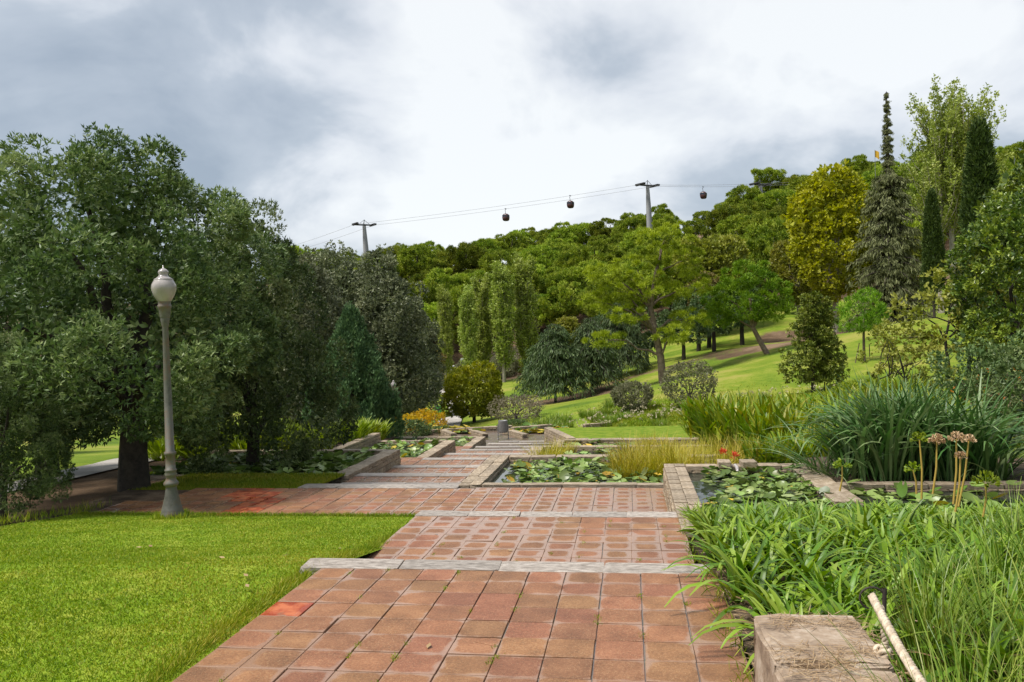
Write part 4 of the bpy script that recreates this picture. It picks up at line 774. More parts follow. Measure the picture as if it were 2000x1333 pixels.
# cedars
def cedar_parts(h, r, tiers, per, mat, L, Wd, droop, z0=.12, prof=lambda t: (1-t)**.8, nst=9, n=5):
    SC = []; C, D, specs = [], [], [([(0, 0, -.3), (0, 0, h*.5), (0, 0, h)], [.02*h, .013*h, .02])]
    for i in range(tiers):
        t = z0+(1-z0)*i/tiers; zb0 = t*h; R_ = r*prof((t-z0)/(1-z0))
        for j in range(per):
            zb_ = zb0+RNG.uniform(-.5, .5)*h/tiers*1.6; a = 6.283*j/per+i*1.7+RNG.uniform(-.3, .3); rr = R_*RNG.uniform(.45, 1.15)+.12; s_ = np.linspace(0, 1, 7); pts = np.stack([rr*s_*math.cos(a), rr*s_*math.sin(a), zb_+rr*(.25*s_-droop*s_**2.2)], 1)
            specs.append((pts, np.linspace(.006*h, .01, 7)))
            tt = RNG.uniform(.2, 1, nst*2); pp = np.stack([np.interp(tt, s_, pts[:, q_]) for q_ in range(3)], 1); sd = RNG.normal(0, .14*rr+.08, (len(tt), 1))*np.array([[-math.sin(a), math.cos(a), 0]])
            C.append(pp+sd); SC.append(np.full(len(tt), min(1, .22+rr/2.2))); D.append(np.repeat(np.array([[math.cos(a)*.4, math.sin(a)*.4, 0]]), len(tt), 0))
    C = np.repeat(np.concatenate(C), n, 0); D = np.repeat(np.concatenate(D), n, 0)+RNG.normal(0, .35, (len(C), 3)); D[:, 2] -= .9; m = len(C); SC = np.repeat(np.concatenate(SC), n)
    C = C+RNG.normal(0, .13, (m, 3))*SC[:, None]; return tubes('trunk', specs, 'bark', 5), leaves('crown', C, D, RNG.normal(0, 1, (m, 3)), RNG.uniform(*L, m)*SC, RNG.uniform(*Wd, m)*SC, mat)
CE = [cedar_parts(8, 4.2, 16, 7, 'cedar_leaf', (.3, .75), (.06, .12), .55, .22, lambda t: (1-t)**.55, 10, 5) for _ in range(2)]
for i, (px, py, d, s, lab) in enumerate([(1085, 786, 74, .9, 'weeping blue-green cedar beside the bronze bush'), (1157, 772, 77, .9, 'weeping cedar next to the bronze bush cedar, under the leaning pine'), (1052, 775, 84, .62, 'weeping cedar behind the round yellow-green tree'), (1212, 745, 84, .95, 'dark weeping cedar closest to the leaning pine trunk')]):
    tree('weeping_cedar', lab, 'tree', T3(px, py, d), *CE[i % 2], rz=i*2.1, s=s)
DC = cedar_parts(25, 5.2, 38, 8, 'dry_conifer', (.25, .7), (.07, .15), .45, .04, lambda t: np.where(t < .64, 1-1.08*t, .10*((1-t)/.36)**.8), 10, 7)
tree('tall_conifer', 'tall grey-brown drooping conifer with thin spindly leader', 'tree', T3(1742, 660, 84), *DC, sz=1.0)
# broadleaf trees
def round_parts(blobs, dens, rs, n, k, L, Wd, mat, tr, th, bark='bark', zmin=.3, inner=True, **kw):
    C, O = subs_of(blobs, dens, zmin); out = [foliage('f', C, O, rs, n, k, L, Wd, mat, **kw)]
    if inner:
        C2, O2 = subs_of([(c, np.array(r)*.7) for c, r in blobs], dens*.4, zmin); out.append(foliage('f', C2, O2, (rs[1], rs[1]*1.4), max(3, n//4), 3, (L[1]*1.4, L[1]*2), (Wd[1]*1.5, Wd[1]*2.4), mat))
    specs = [([(0, 0, -.3), (.02*th, 0, th*.5), (0, 0, th)], [tr*1.2, tr, tr*.85])]+[limb((0, 0, th*.95), c, tr*.55, .02) for c, r in blobs]
    return tubes('trunk', specs, bark, 7), join_leaves('crown', out)
rdp = round_parts([((0, 0, 2.5), (2.2, 2.2, 1.7)), ((.7, .2, 3.5), (1.3, 1.3, 1.1)), ((-.8, 0, 3.0), (1.3, 1.3, 1.1)), ((1.1, -.3, 1.8), (1.2, 1.2, .9)), ((-1.2, -.3, 1.7), (1.2, 1.2, .9))], 20, (.3, .55), 54, 4, (.12, .22), (.06, .1), 'round_leaf', .14, .9)
tree('round_tree', 'rounded olive-yellow tree on a short trunk at the path end', 'tree', T3(926, 828, 61), *rdp, s=.93, sz=.95)
brp = round_parts([((0, 0, 2.5), (1.5, 1.5, 2.1)), ((.5, .2, 3.8), (.9, .9, 1.0)), ((-.5, 0, 3.2), (1.0, 1.0, 1.2))], 16, (.3, .55), 34, 4, (.12, .24), (.06, .12), 'brown_leaf', .1, .9)
tree('round_tree', 'brownish green small tree between grey oaks and round tree', 'tree', T3(836, 812, 92), *brp, s=1.15, sz=1.15)
plp = round_parts([((0, 0, 9), (3.4, 3.2, 5.2)), ((1.6, 0, 13), (2.6, 2.4, 3.4)), ((-1.6, .2, 13.5), (2.5, 2.4, 3.2)), ((.2, 0, 16), (2.2, 2.0, 2.2)), ((-2.2, 0, 10), (2.2, 2.0, 2.4)), ((2.3, .2, 9.5), (2.2, 2.0, 2.6)), ((2.6, 0, 12), (1.5, 1.5, 1.6)), ((-2.9, 0, 12.4), (1.4, 1.4, 1.5))], 6, (.5, 1.3), 36, 4, (.25, .45), (.18, .32), 'plane_leaf', .35, 5, 'bark_pale', 2.5)
tree('plane_tree', 'broad golden yellow plane tree beside the drooping conifer', 'tree', T3(1632, 660, 95), *plp, sz=1.05)
lgp = round_parts([((0, 0, 5.5), (3.0, 3.0, 3.6)), ((1.4, 0, 7.6), (2.0, 2.0, 2.2)), ((-1.4, .3, 7.4), (2.0, 2.0, 2.3))], 9, (.5, 1.0), 40, 4, (.25, .45), (.15, .28), 'light_leaf', .22, 3, 'bark_pale', 1.5)
for i, (px, py, d, s, lab) in enumerate([(1385, 640, 104, 1.25, 'light green broadleaf tree rising behind the leaning pine'), (1110, 730, 110, .7, 'yellow-green broadleaf tree between poplars and cedars'), (1790, 640, 110, .9, 'yellowing broadleaf tree glimpsed between conifer and cypress'), (1560, 640, 112, 1.0, 'lime-tinged broadleaf tree behind the slanting-trunk pine')]):
    tree('broadleaf_tree', lab, 'tree', T3(px, py, d), *lgp, rz=i*1.9, s=s)
bwp = round_parts([((0, 0, 4.2), (2.2, 2.2, 2.0)), ((1.1, 0, 3.4), (1.5, 1.5, 1.3)), ((-1.1, .3, 3.6), (1.5, 1.5, 1.3))], 7, (.4, .7), 22, 3, (.2, .35), (.1, .18), 'cedar_leaf', .2, 2.4, 'bark', 2.0)
for i, (px, py, d) in enumerate([(1335, 702, 84), (1395, 692, 86), (1450, 670, 90), (1265, 730, 88), (1185, 752, 92), (1365, 700, 92)]):
    tree('grove_tree', 'dark-trunked grove tree in the shade behind the pines', 'tree', T3(px, py, d), *bwp, 'shady grove on the slope', i*1.1, .95+.1*(i % 3))
rdb = round_parts([((0, 0, 4.5), (2.0, 2.0, 2.4))], 8, (.4, .7), 22, 3, (.2, .35), (.1, .18), 'brown_leaf', .2, 2.4, 'bark', 2.0)
tree('broadleaf_tree', 'reddish brown foliaged tree between the two big pines', 'tree', T3(1385, 690, 94), *rdb, s=1.2)
# conifer pair with layered sprays
bl = [((RNG.uniform(-.1, .1)+R_*math.cos(a), R_*math.sin(a), z), (.55+.3*(1-z/5.6), .5+.3*(1-z/5.6), .22)) for z in np.linspace(.9, 5.4, 13) for R_, a in [(max(0.05, (1.55*(1-(z/5.9)**1.4)))*f, RNG.uniform(0, 6.28)) for f in (.95, .85, .8, .7, .2)]]
C, O = subs_of(bl, 26, cull=.4, shell=(.4, 1)); O[:, 2] *= .3; CG = foliage('crown', C, nrm(O), (.12, .24), 22, 2, (.10, .2), (.05, .09), 'conifer_gold', zs=.5, bias=.6, up=.1, spread=.5, inner=.2, norm_up=1.2)
cgt = tubes('trunk', [([(0, 0, -.2), (.05, 0, 2.5), (0, 0, 5.2)], [.12, .09, .02])], 'bark')
tree('layered_conifer', 'bushy layered golden-green conifer, fuller of the pair on the lawn', 'tree', T3(1588, 776, 45), cgt, CG, s=1.0, sz=1.0)
tree('layered_conifer', 'slimmer layered conifer standing against the fuller one', 'tree', T3(1613, 770, 45.6), cgt, CG, rz=2.0, s=.72, sz=.93)
# glossy trees on the bank
glp = round_parts([((0, 0, 3.6), (2.2, 2.2, 2.4)), ((-.9, -.3, 5.2), (1.5, 1.5, 1.5)), ((.9, .2, 5.4), (1.6, 1.6, 1.6)), ((-.6, -.8, 2.0), (1.6, 1.4, 1.3)), ((.2, 0, 6.8), (1.2, 1.2, 1.1))], 16, (.3, .6), 46, 4, (.13, .22), (.06, .10), 'gloss_leaf', .18, 1.4, 'bark', .15)
tree('glossy_tree', 'dense glossy dark green tree beside the tall cypress', 'tree', T3(1985, 770, 25), *glp, s=.72, sz=.72)
tree('glossy_tree', 'yellow-tinged glossy tree behind the dense dark one', 'tree', T3(2075, 720, 38), *glp, rz=2.2, s=1.25, sz=1.25)
shp = round_parts([((0, 0, .9), (1.1, 1.0, .9)), ((.6, .1, 1.3), (.8, .8, .7)), ((-.6, 0, 1.2), (.8, .8, .8))], 60, (.18, .32), 30, 4, (.06, .11), (.03, .05), 'oak_leaf', .05, .4, 'bark', .1)
tree('lantana_bush', 'dark bush dotted with orange flowers below the glossy tree', 'bush', T3(1955, 805, 19), *shp, s=1.0, sz=1.05)
tree('lantana_bush', 'second dark bush at the stone-edged corner of the bank', 'bush', T3(2040, 830, 16), *shp, rz=2, s=.9)
q = P(1955, 805, 19); u = nrm(RNG.normal(0, 1, (70, 3))); u[:, 1] = -np.abs(u[:, 1]); u[:, 2] = np.abs(u[:, 2]); fb = np.array([q[0], q[1], tz(q[0], q[1])+.55])+u*np.array([1.35, 1.1, .9])
fl = foliage('flowers', fb, u, (.03, .05), 9, 1, (.035, .05), (.03, .04), 'flower_orange'); tag(obj('flowers', fl), 'small orange flower clusters scattered over the dark bush', 'flowers', kind='stuff')
# open deciduous trees with visible limbs
def open_tree(blobs, base_pts, seed):
    C, O = subs_of(blobs, 10, 0.5); cr_ = foliage('crown', C, O, (.3, .5), 26, 4, (.12, .2), (.06, .1), 'light_leaf', bias=.3, up=.1, spread=.8, inner=.1)
    specs = []
    for b_ in base_pts:
        specs.append((np.array([(b_[0], b_[1], -.2), (b_[0]*.7+.05, b_[1], .8), (b_[0]*.9, b_[1], 1.7)]), [.07, .055, .045]))
        for c, r in blobs:
            if abs(c[0]-b_[0]) < 1.6: specs.append(limb((b_[0]*.9, b_[1], 1.6), c, .035, .012))
    return tubes('trunk', specs, 'bark', 6), cr_
ot = open_tree([((-.9, 0, 2.5), (.9, .8, .8)), ((.2, .1, 3.1), (.9, .8, .8)), ((.9, -.1, 2.4), (.8, .8, .7)), ((-1.5, 0, 1.7), (.7, .7, .6)), ((-.3, -.2, 1.9), (.8, .7, .5)), ((.5, .2, 3.6), (.6, .6, .5))], [(.6, 0), (-.2, .1), (1.1, .2)], 1)
tree('open_tree', 'thin-crowned tree with dark branching stems beside the cypress', 'tree', T3(1862, 762, 26), *ot, s=1.0)
tree('open_tree', 'small thin-crowned tree arching over the strap-leaved clump', 'tree', T3(1762, 775, 25), *ot, rz=2.6, s=.66)
# shrubs
def shrub(mat, w, h, L=(.06, .12), Wd=(.03, .06), n=26, dens=None):
    return round_parts([((0, 0, h*.55), (w*.46, w*.46, h*.44)), ((w*.2, .05*w, h*.66), (w*.28, w*.28, h*.3)), ((-w*.2, 0, h*.6), (w*.3, w*.3, h*.32))], dens or 330/(w*w)**.9, (.08*w, .16*w), n, 4, L, Wd, mat, .03*w, h*.3, 'bark', .05)
SH = {'grey': shrub('grey_shrub', 2.8, 2.5), 'bronze': shrub('bronze_shrub', 3.2, 1.6), 'yellow': shrub('yellow_shrub', 2.4, 1.5), 'lime': shrub('lime_leaf', 2.0, .9), 'dark': shrub('oak_leaf', 2.2, 1.4), 'green': shrub('grey_shrub', 2.2, 1.6, n=34)}
for key, px, py, d, s, sz, nm, lab in [('grey', 1348, 795, 46, 1.02, 1.02, 'shrub', 'airy grey-leaved shrub on branching stems before the leaning pine'), ('green', 1235, 792, 47, 1.0, .95, 'shrub', 'dome-shaped grey-green shrub on the grass below the leaning pine'),
    ('bronze', 1008, 820, 54, 1.05, 1.0, 'shrub', 'wide bronze-grey bush beside the round tree'), ('yellow', 832, 850, 50, 1.0, 1.1, 'shrub', 'bright golden yellow bush next to the iron lamp'), ('yellow', 795, 852, 49, .8, .85, 'shrub', 'smaller golden yellow bush at the foot of the iron lamp'),
    ('dark', 800, 872, 42, .9, .8, 'shrub', 'dark leafy bush under the golden yellow bushes'), ('dark', 850, 868, 43, .8, .7, 'shrub', 'dark bush by the landing below the golden yellow bushes'),
    ('dark', 400, 915, 18.0, .5, .5, 'shrub', 'dark shrub beneath the spreading oak at the lily pool kerb'), ('lime', 1690, 800, 30, 1.0, .8, 'shrub', 'lime green spreading bush behind the strap-leaved clump'), ('lime', 1800, 790, 25, .9, .7, 'shrub', 'low lime green bush under the thin-crowned trees'), ('dark', 1010, 830, 52, .6, .4, 'shrub', 'low dark bush tucked under the bronze-grey one')]:
    tree(nm, lab, 'bush', T3(px, py, d), *SH[key], s=s, sz=sz)
for i, (px, py, d) in enumerate([(900, 752, 136), (918, 748, 140), (940, 748, 132), (962, 742, 138), (985, 744, 130), (1006, 742, 136), (1028, 738, 132), (950, 738, 143), (995, 734, 145), (1050, 735, 136)]):
    tree('undergrowth_bush', 'tawny green wild bush below the row of poplars', 'bush', T3(px, py, d), *SH[('lime', 'green', 'bronze')[i % 3]], 'wild bushes below the poplars', s=1.9+.4*(i % 2), sz=2.2)
hb = P(1270, 800, 44); xs = RNG.normal(hb[0], 4.2, 240); ys = RNG.normal(hb[1], 2.0, 240); bs = np.stack([xs, ys, terr(xs, ys)+RNG.uniform(.25, .6, 240)], 1)
tag(obj('flowers', foliage('flowers', bs, np.tile([[0, 0, 1.]], (240, 1)), (.05, .09), 8, 1, (.06, .1), (.05, .08), 'cream_flower')), 'cream wild flower heads in the rough grass below the shrubs', 'flowers', kind='stuff')

# ------------------------------------------------------------------ bed plants
TUFT = {'iris': [straps('leaves', 210, .4, (.4, 1.1), (.012, .024), (.02, .5), (.1, 1.2), 'iris_leaf', 6, .9) for _ in range(3)],
        'canna': [straps('leaves', 190, .5, (.28, .6), (.07, .12), (.05, .7), (.1, .9), 'canna_leaf', 6, .95, zr=.75) for _ in range(3)],
        'sedge': [straps('leaves', 260, .5, (.6, 1.1), (.02, .035), (.02, .3), (.05, .6), 'sedge_leaf', 5, .9) for _ in range(2)],
        'fern': [straps('leaves', 300, .5, (.25, .5), (.05, .08), (.02, .8), (.1, .7), 'lime_leaf', 5, .95, zr=.4) for _ in range(2)],
        'green': [straps('leaves', 200, .5, (.4, .9), (.03, .05), (.02, .5), (.1, .8), 'thin_leaf', 5, .9) for _ in range(2)]}
def tufts(kind, name, label, group, spots, s0=.85, s1=1.15, zfun=None):
    for i, sp_ in enumerate(spots):
        x, y = sp_[0], sp_[1]; s = rt.uniform(s0, s1)*(sp_[2] if len(sp_) > 2 else 1); z = zfun(x, y) if zfun else tz(x, y)
        o = thing(name, label, 'plant', (x, y, z-.03), rt.uniform(0, 6.28), group); o.scale = (s, s, s); obj('leaves', TUFT[kind][i % len(TUFT[kind])], o)
def scatter(n, px, py, d, jx, jd, s=1.0):
    out = []
    for _ in range(n): q = P(px+rt.uniform(-jx, jx), py, d+rt.uniform(-jd, jd)); out.append((q[0], q[1], s))
    return out
tufts('iris', 'yellow_rush', 'yellowing rush clump standing in the lily basins', 'yellow rushes along the basins', [(rt.uniform(-.2, .7), rt.uniform(14.9, 17.6)) for _ in range(9)]+[(rt.uniform(.8, 2.4), rt.uniform(15.2, 17.8)) for _ in range(7)], .62, .9, lambda x, y: -.82)
tufts('iris', 'yellow_rush', 'sparse yellow rush clump in the lower basins', 'yellow rushes in the lower basins', [(rt.uniform(.0, 2.6), rt.uniform(18.3, 23)) for _ in range(10)]+[(-2.2, 20.5), (-2.1, 21.8), (-1.8, 22.5)], .55, .85, lambda x, y: -1.35)
tufts('iris', 'yellow_rush', 'yellow rush clump in the third basin', 'yellow rushes in the third basin', [(rt.uniform(.4, 3.0), rt.uniform(23.8, 28)) for _ in range(8)], .6, .9, lambda x, y: -1.85)
tufts('canna', 'canna', 'yellow-green leafy canna clump in the tall bed beyond the spouted pool', 'cannas massed in the tall bed', [(rt.uniform(3.0, 8.4), rt.uniform(19, 26)) for _ in range(40)]+[(rt.uniform(2.0, 4.5), rt.uniform(21, 30)) for _ in range(18)], .9, 1.3, lambda x, y: max(tz(x, y), -.95-.06*(y-19)))
tufts('canna', 'canna', 'canna clump with broad yellow leaves behind the water spout', 'broad yellow cannas behind the spout', [(rt.uniform(2.4, 4.4), rt.uniform(15.5, 18.5)) for _ in range(7)], .55, .75, lambda x, y: -.75)
tufts('fern', 'lime_fern', 'lime green leafy clump above the green lily pool', 'lime green clumps by the yew', [(rt.uniform(-10.6, -8.95), rt.uniform(21.0, 26)) for _ in range(13)]+[(rt.uniform(-13, -10.4), rt.uniform(20.8, 25)) for _ in range(12)]+[(rt.uniform(-11.5, -9.7), rt.uniform(27.4, 30)) for _ in range(9)], 1.0, 1.4, lambda x, y: (-1.2-.035*(y-20.3) if y < 27.2 else -1.75-.06*(y-27.2)))
tufts('sedge', 'brown_sedge', 'brownish tufted sedge at the edge of the level lawn plot', 'brown sedges by the lawn plot', scatter(16, 1225, 830, 39, 55, 1.5, .9)+scatter(9, 1300, 838, 34, 30, 1.3, 1.0), .8, 1.1)
tufts('green', 'green_tuft', 'green grassy tuft in the bed before the weeping cedars', 'grassy tufts before the cedars', scatter(14, 1065, 822, 47, 45, 2)+scatter(10, 960, 832, 46, 60, 2, .7)+scatter(8, 1140, 815, 48, 60, 3, .7), .8, 1.2)
tufts('sedge', 'brown_sedge', 'brown sedge tuft under the round tree', 'brown sedges under the round tree', scatter(12, 910, 832, 50, 60, 1.5, .7), .6, .9)
tufts('green', 'green_tuft', 'green grassy tuft on the rough bank below the shrubs', 'grassy tufts on the rough bank', scatter(26, 1230, 812, 43, 190, 3, .8)+scatter(14, 1420, 800, 36, 70, 3, .8)+scatter(12, 1700, 800, 24, 90, 3, .7), .5, .95)
tufts('green', 'green_tuft', 'grassy tuft around the seed-head bed corner', 'grassy tufts by the bank corner', scatter(10, 1960, 860, 15, 60, 1.5, .6), .6, .9)
o = thing('red_flower', 'pair-forming red flower heads beside the water spout, first stem', 'flower', (2.0, 14.3, -.45)); 
for i, (px, py, lab) in enumerate([(1413, 886, 'red flower head nearer the water spout'), (1435, 892, 'red flower head farther along the capped wall')]):
    q = P(px, py, 14.6)
    f_ = o if i == 0 else thing('red_flower', lab, 'flower', (q[0], q[1], q[2]-.3)); f_['label'] = lab; f_.location = (q[0], q[1], q[2]-.3)
    obj('petals', foliage('petals', np.array([[0, 0, .3]]), np.array([[0, 0, 1.]]), (.05, .06), 40, 1, (.05, .08), (.03, .04), 'flower_red'), f_); obj('stem', tubes('stem', [([(0, 0, 0), (0, 0, .3)], [.006, .005])], 'seed_stalk', 5), f_)
# prickly pear
q = P(636, 852, 27); pp = thing('prickly_pear', 'pale prickly pear with flat oval pads among the lime green clumps', 'cactus', (q[0], q[1], -1.2))
for i, (x, z, s, a) in enumerate([(0, .35, .24, .1), (-.25, .55, .2, .5), (.2, .7, .2, -.4), (.35, .45, .18, -.8), (-.05, .85, .16, .2)]):
    bm = bmesh.new(); bmesh.ops.create_uvsphere(bm, u_segments=12, v_segments=8, radius=1); obj('pad', mesh_bm('pad', bm, 'cactus', True), pp, (x, .05*i, z), (0, a, .3*i), (s*.75, .035, s))

# ------------------------------------------------------------------ lamps
def lamp_meshes():
    m = 3.55/1240; y0 = 1285
    pr = lambda L: [((y0-y)*m, w*m) for y, w in L]
    d = {}
    d['base'] = lathe('base', pr([(1292, 54), (1245, 54), (1240, 50), (1232, 50), (1226, 47), (1200, 41), (1165, 32), (1130, 26), (1120, 25)]), 'lamp_paint')
    d['post'] = lathe('post', pr([(1121, 25), (1116, 28), (1108, 35), (1098, 34), (1088, 25), (1074, 22), (1066, 27), (1058, 28), (1048, 24), (1043, 28), (1036, 28), (1033, 23), (968, 22), (962, 28), (952, 28), (946, 21), (600, 17), (350, 13.5), (344, 15), (325, 19), (312, 21), (300, 21)]), 'lamp_paint')
    d['collar'] = lathe('collar', pr([(301, 22), (296, 24), (288, 24), (282, 26), (256, 28), (250, 32), (240, 32), (236, 28), (228, 30), (221, 29)]), 'lamp_paint')
    d['globe'] = lathe('globe', pr([(222, 30), (208, 40), (190, 49), (170, 56), (156, 58), (140, 56), (125, 48), (118, 44)]), 'globe')
    d['lantern_cap'] = lathe('lantern_cap', pr([(118.5, 44), (114, 45), (110, 38), (100, 24), (92, 20), (84, 24), (76, 24), (68, 18), (63, 10), (60, 3), (46, 2), (45, 0.2)]), 'globe')
    return d
LM = lamp_meshes()
def lamp(label, loc, s=1.0, tilt=0.0):
    o = thing('lamp_post', label, 'lamp post', loc); o.scale = (s, s, s); o.rotation_euler = (0, tilt, 0)
    for k_, me in LM.items(): obj(k_, me, o)
    return o
q = P(337, 1015, 12.0); lamp('weathered grey lamp post with pale globe standing at the lawn corner', (q[0], q[1], float(zl(q[1]))-.03), 1.055, -.012)
q = P(771, 858, 49); lamp('dark lamp post partly hidden by oaks beside the golden bushes', (q[0], q[1], q[2]))
q = P(851, 838, 64); lamp('small pale-globed lamp post by the green bin at the path', (q[0], q[1], q[2]), .98)
q = P(849, 834, 100); lamp('distant pale-globed lamp post lined up past the green bin', (q[0], q[1], tz(q[0], q[1])), .9)
n = 900; q = P(337, 1015, 12.0); a = RNG.uniform(0, 6.283, n); r_ = .15+np.abs(RNG.normal(0, .05, n)); blades('grass', 'taller grass tuft around the lamp post foot', q[0]+r_*np.cos(a), q[1]+r_*np.sin(a), zl(q[1])+0*a, RNG.uniform(.06, .15, n), .008, .4, 'turf')
# weeds along the soil bed edge
n = 500; Y = RNG.uniform(9, 12.3, n); X = -8.6+RNG.normal(0, .08, n); blades('grass', 'thin upright weeds along the edge of the shaded soil', X, Y, zl(Y), RNG.uniform(.08, .22, n), .007, .35, 'turf')

# ------------------------------------------------------------------ litter bin, green bin
q = G(983, 858, -2.95); lbn = thing('litter_bin', 'grey perforated tilting litter bin on two legs at the landing', 'bin', (q[0], q[1], -2.95))
R_ = .21
drum = [(.32, .0), (.32, R_*.96), (.34, R_), (.88, R_*1.04), (.90, R_*1.06), (.90, R_*.98), (.45, R_*.93)]
obj('drum', lathe('drum', drum, 'steel', 24, False), lbn)
for i in range(24):
    a = 6.283*i/24; box('slat', (R_*1.03*math.cos(a), R_*1.03*math.sin(a), .62), (.02, .02, .5), 'wood_grey', lbn).rotation_euler = (0, 0, a)
for s_ in (-1, 1): obj('leg', tubes('leg', [([(s_*.25, 0, 0), (s_*.25, 0, .72)], [.022, .022])], 'steel'), lbn); obj('foot', lathe('foot', [(0, .06), (.02, .06), (.02, .02)], 'steel', 12), lbn, (s_*.25, 0, 0))
obj('crossbar', tubes('crossbar', [([(-.25, 0, .2), (.25, 0, .2)], [.018, .018])], 'steel'), lbn)
q = P(858, 836, 73); gb = thing('green_bin', 'tall narrow bright green container beside the small lamp post', 'bin', (q[0], q[1], tz(q[0], q[1])))
box('body', (0, 0, .72), (.42, .42, 1.44), 'green_plastic', gb, .03); box('lid', (0, 0, 1.5), (.46, .46, .1), 'green_plastic', gb, .03); box('slot', (0, -.215, 1.25), (.26, .02, .12), 'rubber', gb)

# ------------------------------------------------------------------ vehicles and shelter on the far road
def van(label, loc, rz, L=4.9, H=2.0, Wd=1.9, col='white_paint', name='parked_van', cat='van'):
    o = thing(name, label, cat, loc, rz); bm = bmesh.new(); pr = [(-L/2, .35), (L/2, .35), (L/2, .95), (L/2-.45, 1.15), (L/2-1.15, H), (-L/2+.1, H), (-L/2, H-.3)]
    a = [bm.verts.new((x, -Wd/2, z)) for x, z in pr]; b = [bm.verts.new((x, Wd/2, z)) for x, z in pr]; bm.faces.new(a); bm.faces.new(b[::-1]); nn = len(pr)
    for i in range(nn): bm.faces.new((a[i], b[i], b[(i+1) % nn], a[(i+1) % nn]))
    bmesh.ops.recalc_face_normals(bm, faces=bm.faces); bmesh.ops.bevel(bm, geom=list(bm.edges), offset=.07, segments=2, affect='EDGES'); obj('body', mesh_bm('body', bm, col), o)
    for s_ in (-1, 1):
        for x in (-L*.3, L*.3):
            w_ = obj('wheel', lathe('wheel', [(-.1, .01), (-.1, .33), (.1, .33), (.1, .01)], 'rubber', 16), o, (x, s_*(Wd/2-.08), .33), (math.pi/2, 0, 0)); obj('rim', lathe('rim', [(-.11, .01), (-.11, .2), (.11, .2), (.11, .01)], 'steel', 12), w_)
        for x in (-L*.27, L*.05): box('side_window', (x, s_*(Wd/2+.004), H*.72), (L*.26, .03, H*.24), 'dark_glass', o, .01)
        box('tail_light', (-L/2-.01, s_*(Wd/2-.15), 1.0), (.04, .14, .35), 'red_tail', o)
    box('rear_window', (-L/2-.005, 0, H*.72), (.05, Wd*.72, H*.24), 'dark_glass', o, .01); box('bumper', (-L/2-.03, 0, .5), (.1, Wd*.92, .2), 'rubber', o, .02)
    wsx = box('windscreen', (L/2-.78, 0, (1.15+H)/2), (.03, Wd*.8, .85), 'dark_glass', o, .01); wsx.rotation_euler = (0, -.67, 0)
    return o
q = P(884, 727, 148); van('white van with dark rear window parked past the round tree', (q[0], q[1], q[2]-.85), 1.35)
q = P(927, 716, 152); van('taller white van showing only its roof over the round tree', (q[0], q[1], q[2]-.95), .25, 5.4, 2.5, 2.0)
q = P(1066, 548, 172); van('white car glimpsed under the hill pines', (q[0], q[1], tz(q[0], q[1])), .3, 4.2, 1.45, 1.75, 'white_paint', 'parked_car', 'car')
q = P(994, 728, 135); sh = thing('shelter', 'small flat-roofed shelter on dark posts beyond the cedars', 'shelter', (q[0], q[1], q[2]))
box('roof', (0, 0, 1.25), (1.3, 1.3, .2), 'white_paint', sh, .04)
for a in (-1, 1):
    for b in (-1, 1): box('post', (a*.45, b*.45, .3), (.12, .12, 1.8), 'tower_dark', sh)

# ------------------------------------------------------------------ cable car
TD = 200.0
def tower(label, px, pt, pb, d, rz):
    top = P(px, pt, d); bot = P(px+4, pb, d); h = top[2]-bot[2]; o = thing('cable_tower', label, 'tower', (bot[0], bot[1], bot[2]-8), rz); H = h+8
    obj('column', tubes('column', [([(.6, 0, 0), (.2, 0, H*.6), (0, 0, H-1.0)], [.85, .62, .42])], 'tower_paint', 12), o)
    obj('cross_arm', tubes('cross_arm', [([(-2.6, 0, H-.85), (0, 0, H-.75), (2.6, 0, H-.65)], [.16, .22, .16]), ([(-.2, 0, H-.9), (.1, 0, H+.55)], [.12, .08]), ([(0, 0, H+.5), (1.5, 0, H-.55)], [.05, .05]), ([(0, 0, H+.5), (-1.5, 0, H-.7)], [.05, .05])], 'tower_dark', 6), o)
    for s_ in (-1, 1):
        tr_ = obj('sheave_train', None, o, (s_*2.3, 0, H-.75)); bm = bmesh.new(); bm_box(bm, (0, 0, 0), (.3, 3.2, .3), .04); bm_box(bm, (0, 0, .35), (.5, 2.8, .05), 0); obj('beam', mesh_bm('beam', bm, 'tower_dark'), tr_)
        for k_ in range(6): obj('sheave', lathe('sheave', [(-.08, .02), (-.08, .24), (.08, .24), (.08, .02)], 'rubber', 10), tr_, (.25*s_, -1.4+.56*k_, .15), (0, math.pi/2, 0))
    return np.array([bot[0], bot[1], bot[2]-8+H])
rzt = .75
A1 = tower('slim cable car tower above the pointed grey oak', 708, 434, 470, 205, rzt); A2 = tower('leaning-column cable car tower at the crest of the wood', 1262, 357, 420, 200, rzt); A3 = tower('cable car tower half buried in the hilltop pines', 1482, 356, 385, 215, rzt)
A0 = P(560, 490, 225); A4 = P(1800, 340, 240)
off = np.array([math.cos(rzt), math.sin(rzt), 0])*2.4
line = [A0, A1-[0, 0, .7], A2-[0, 0, .7], A3-[0, 0, .7], A4]
def cable_at(px, s_):
    best = None
    for i in range(len(line)-1):
        for t in np.linspace(0, 1, 200):
            p = line[i]+(line[i+1]-line[i])*t+s_*off; L_ = np.linalg.norm(line[i+1]-line[i]); p = p-[0, 0, 4*.007*L_*t*(1-t)]
            c = CAMR.T@(p-CAMC); e = abs(1000+F*c[0]/-c[2]-px)
            if best is None or e < best[0]: best = (e, p)
    return best[1]
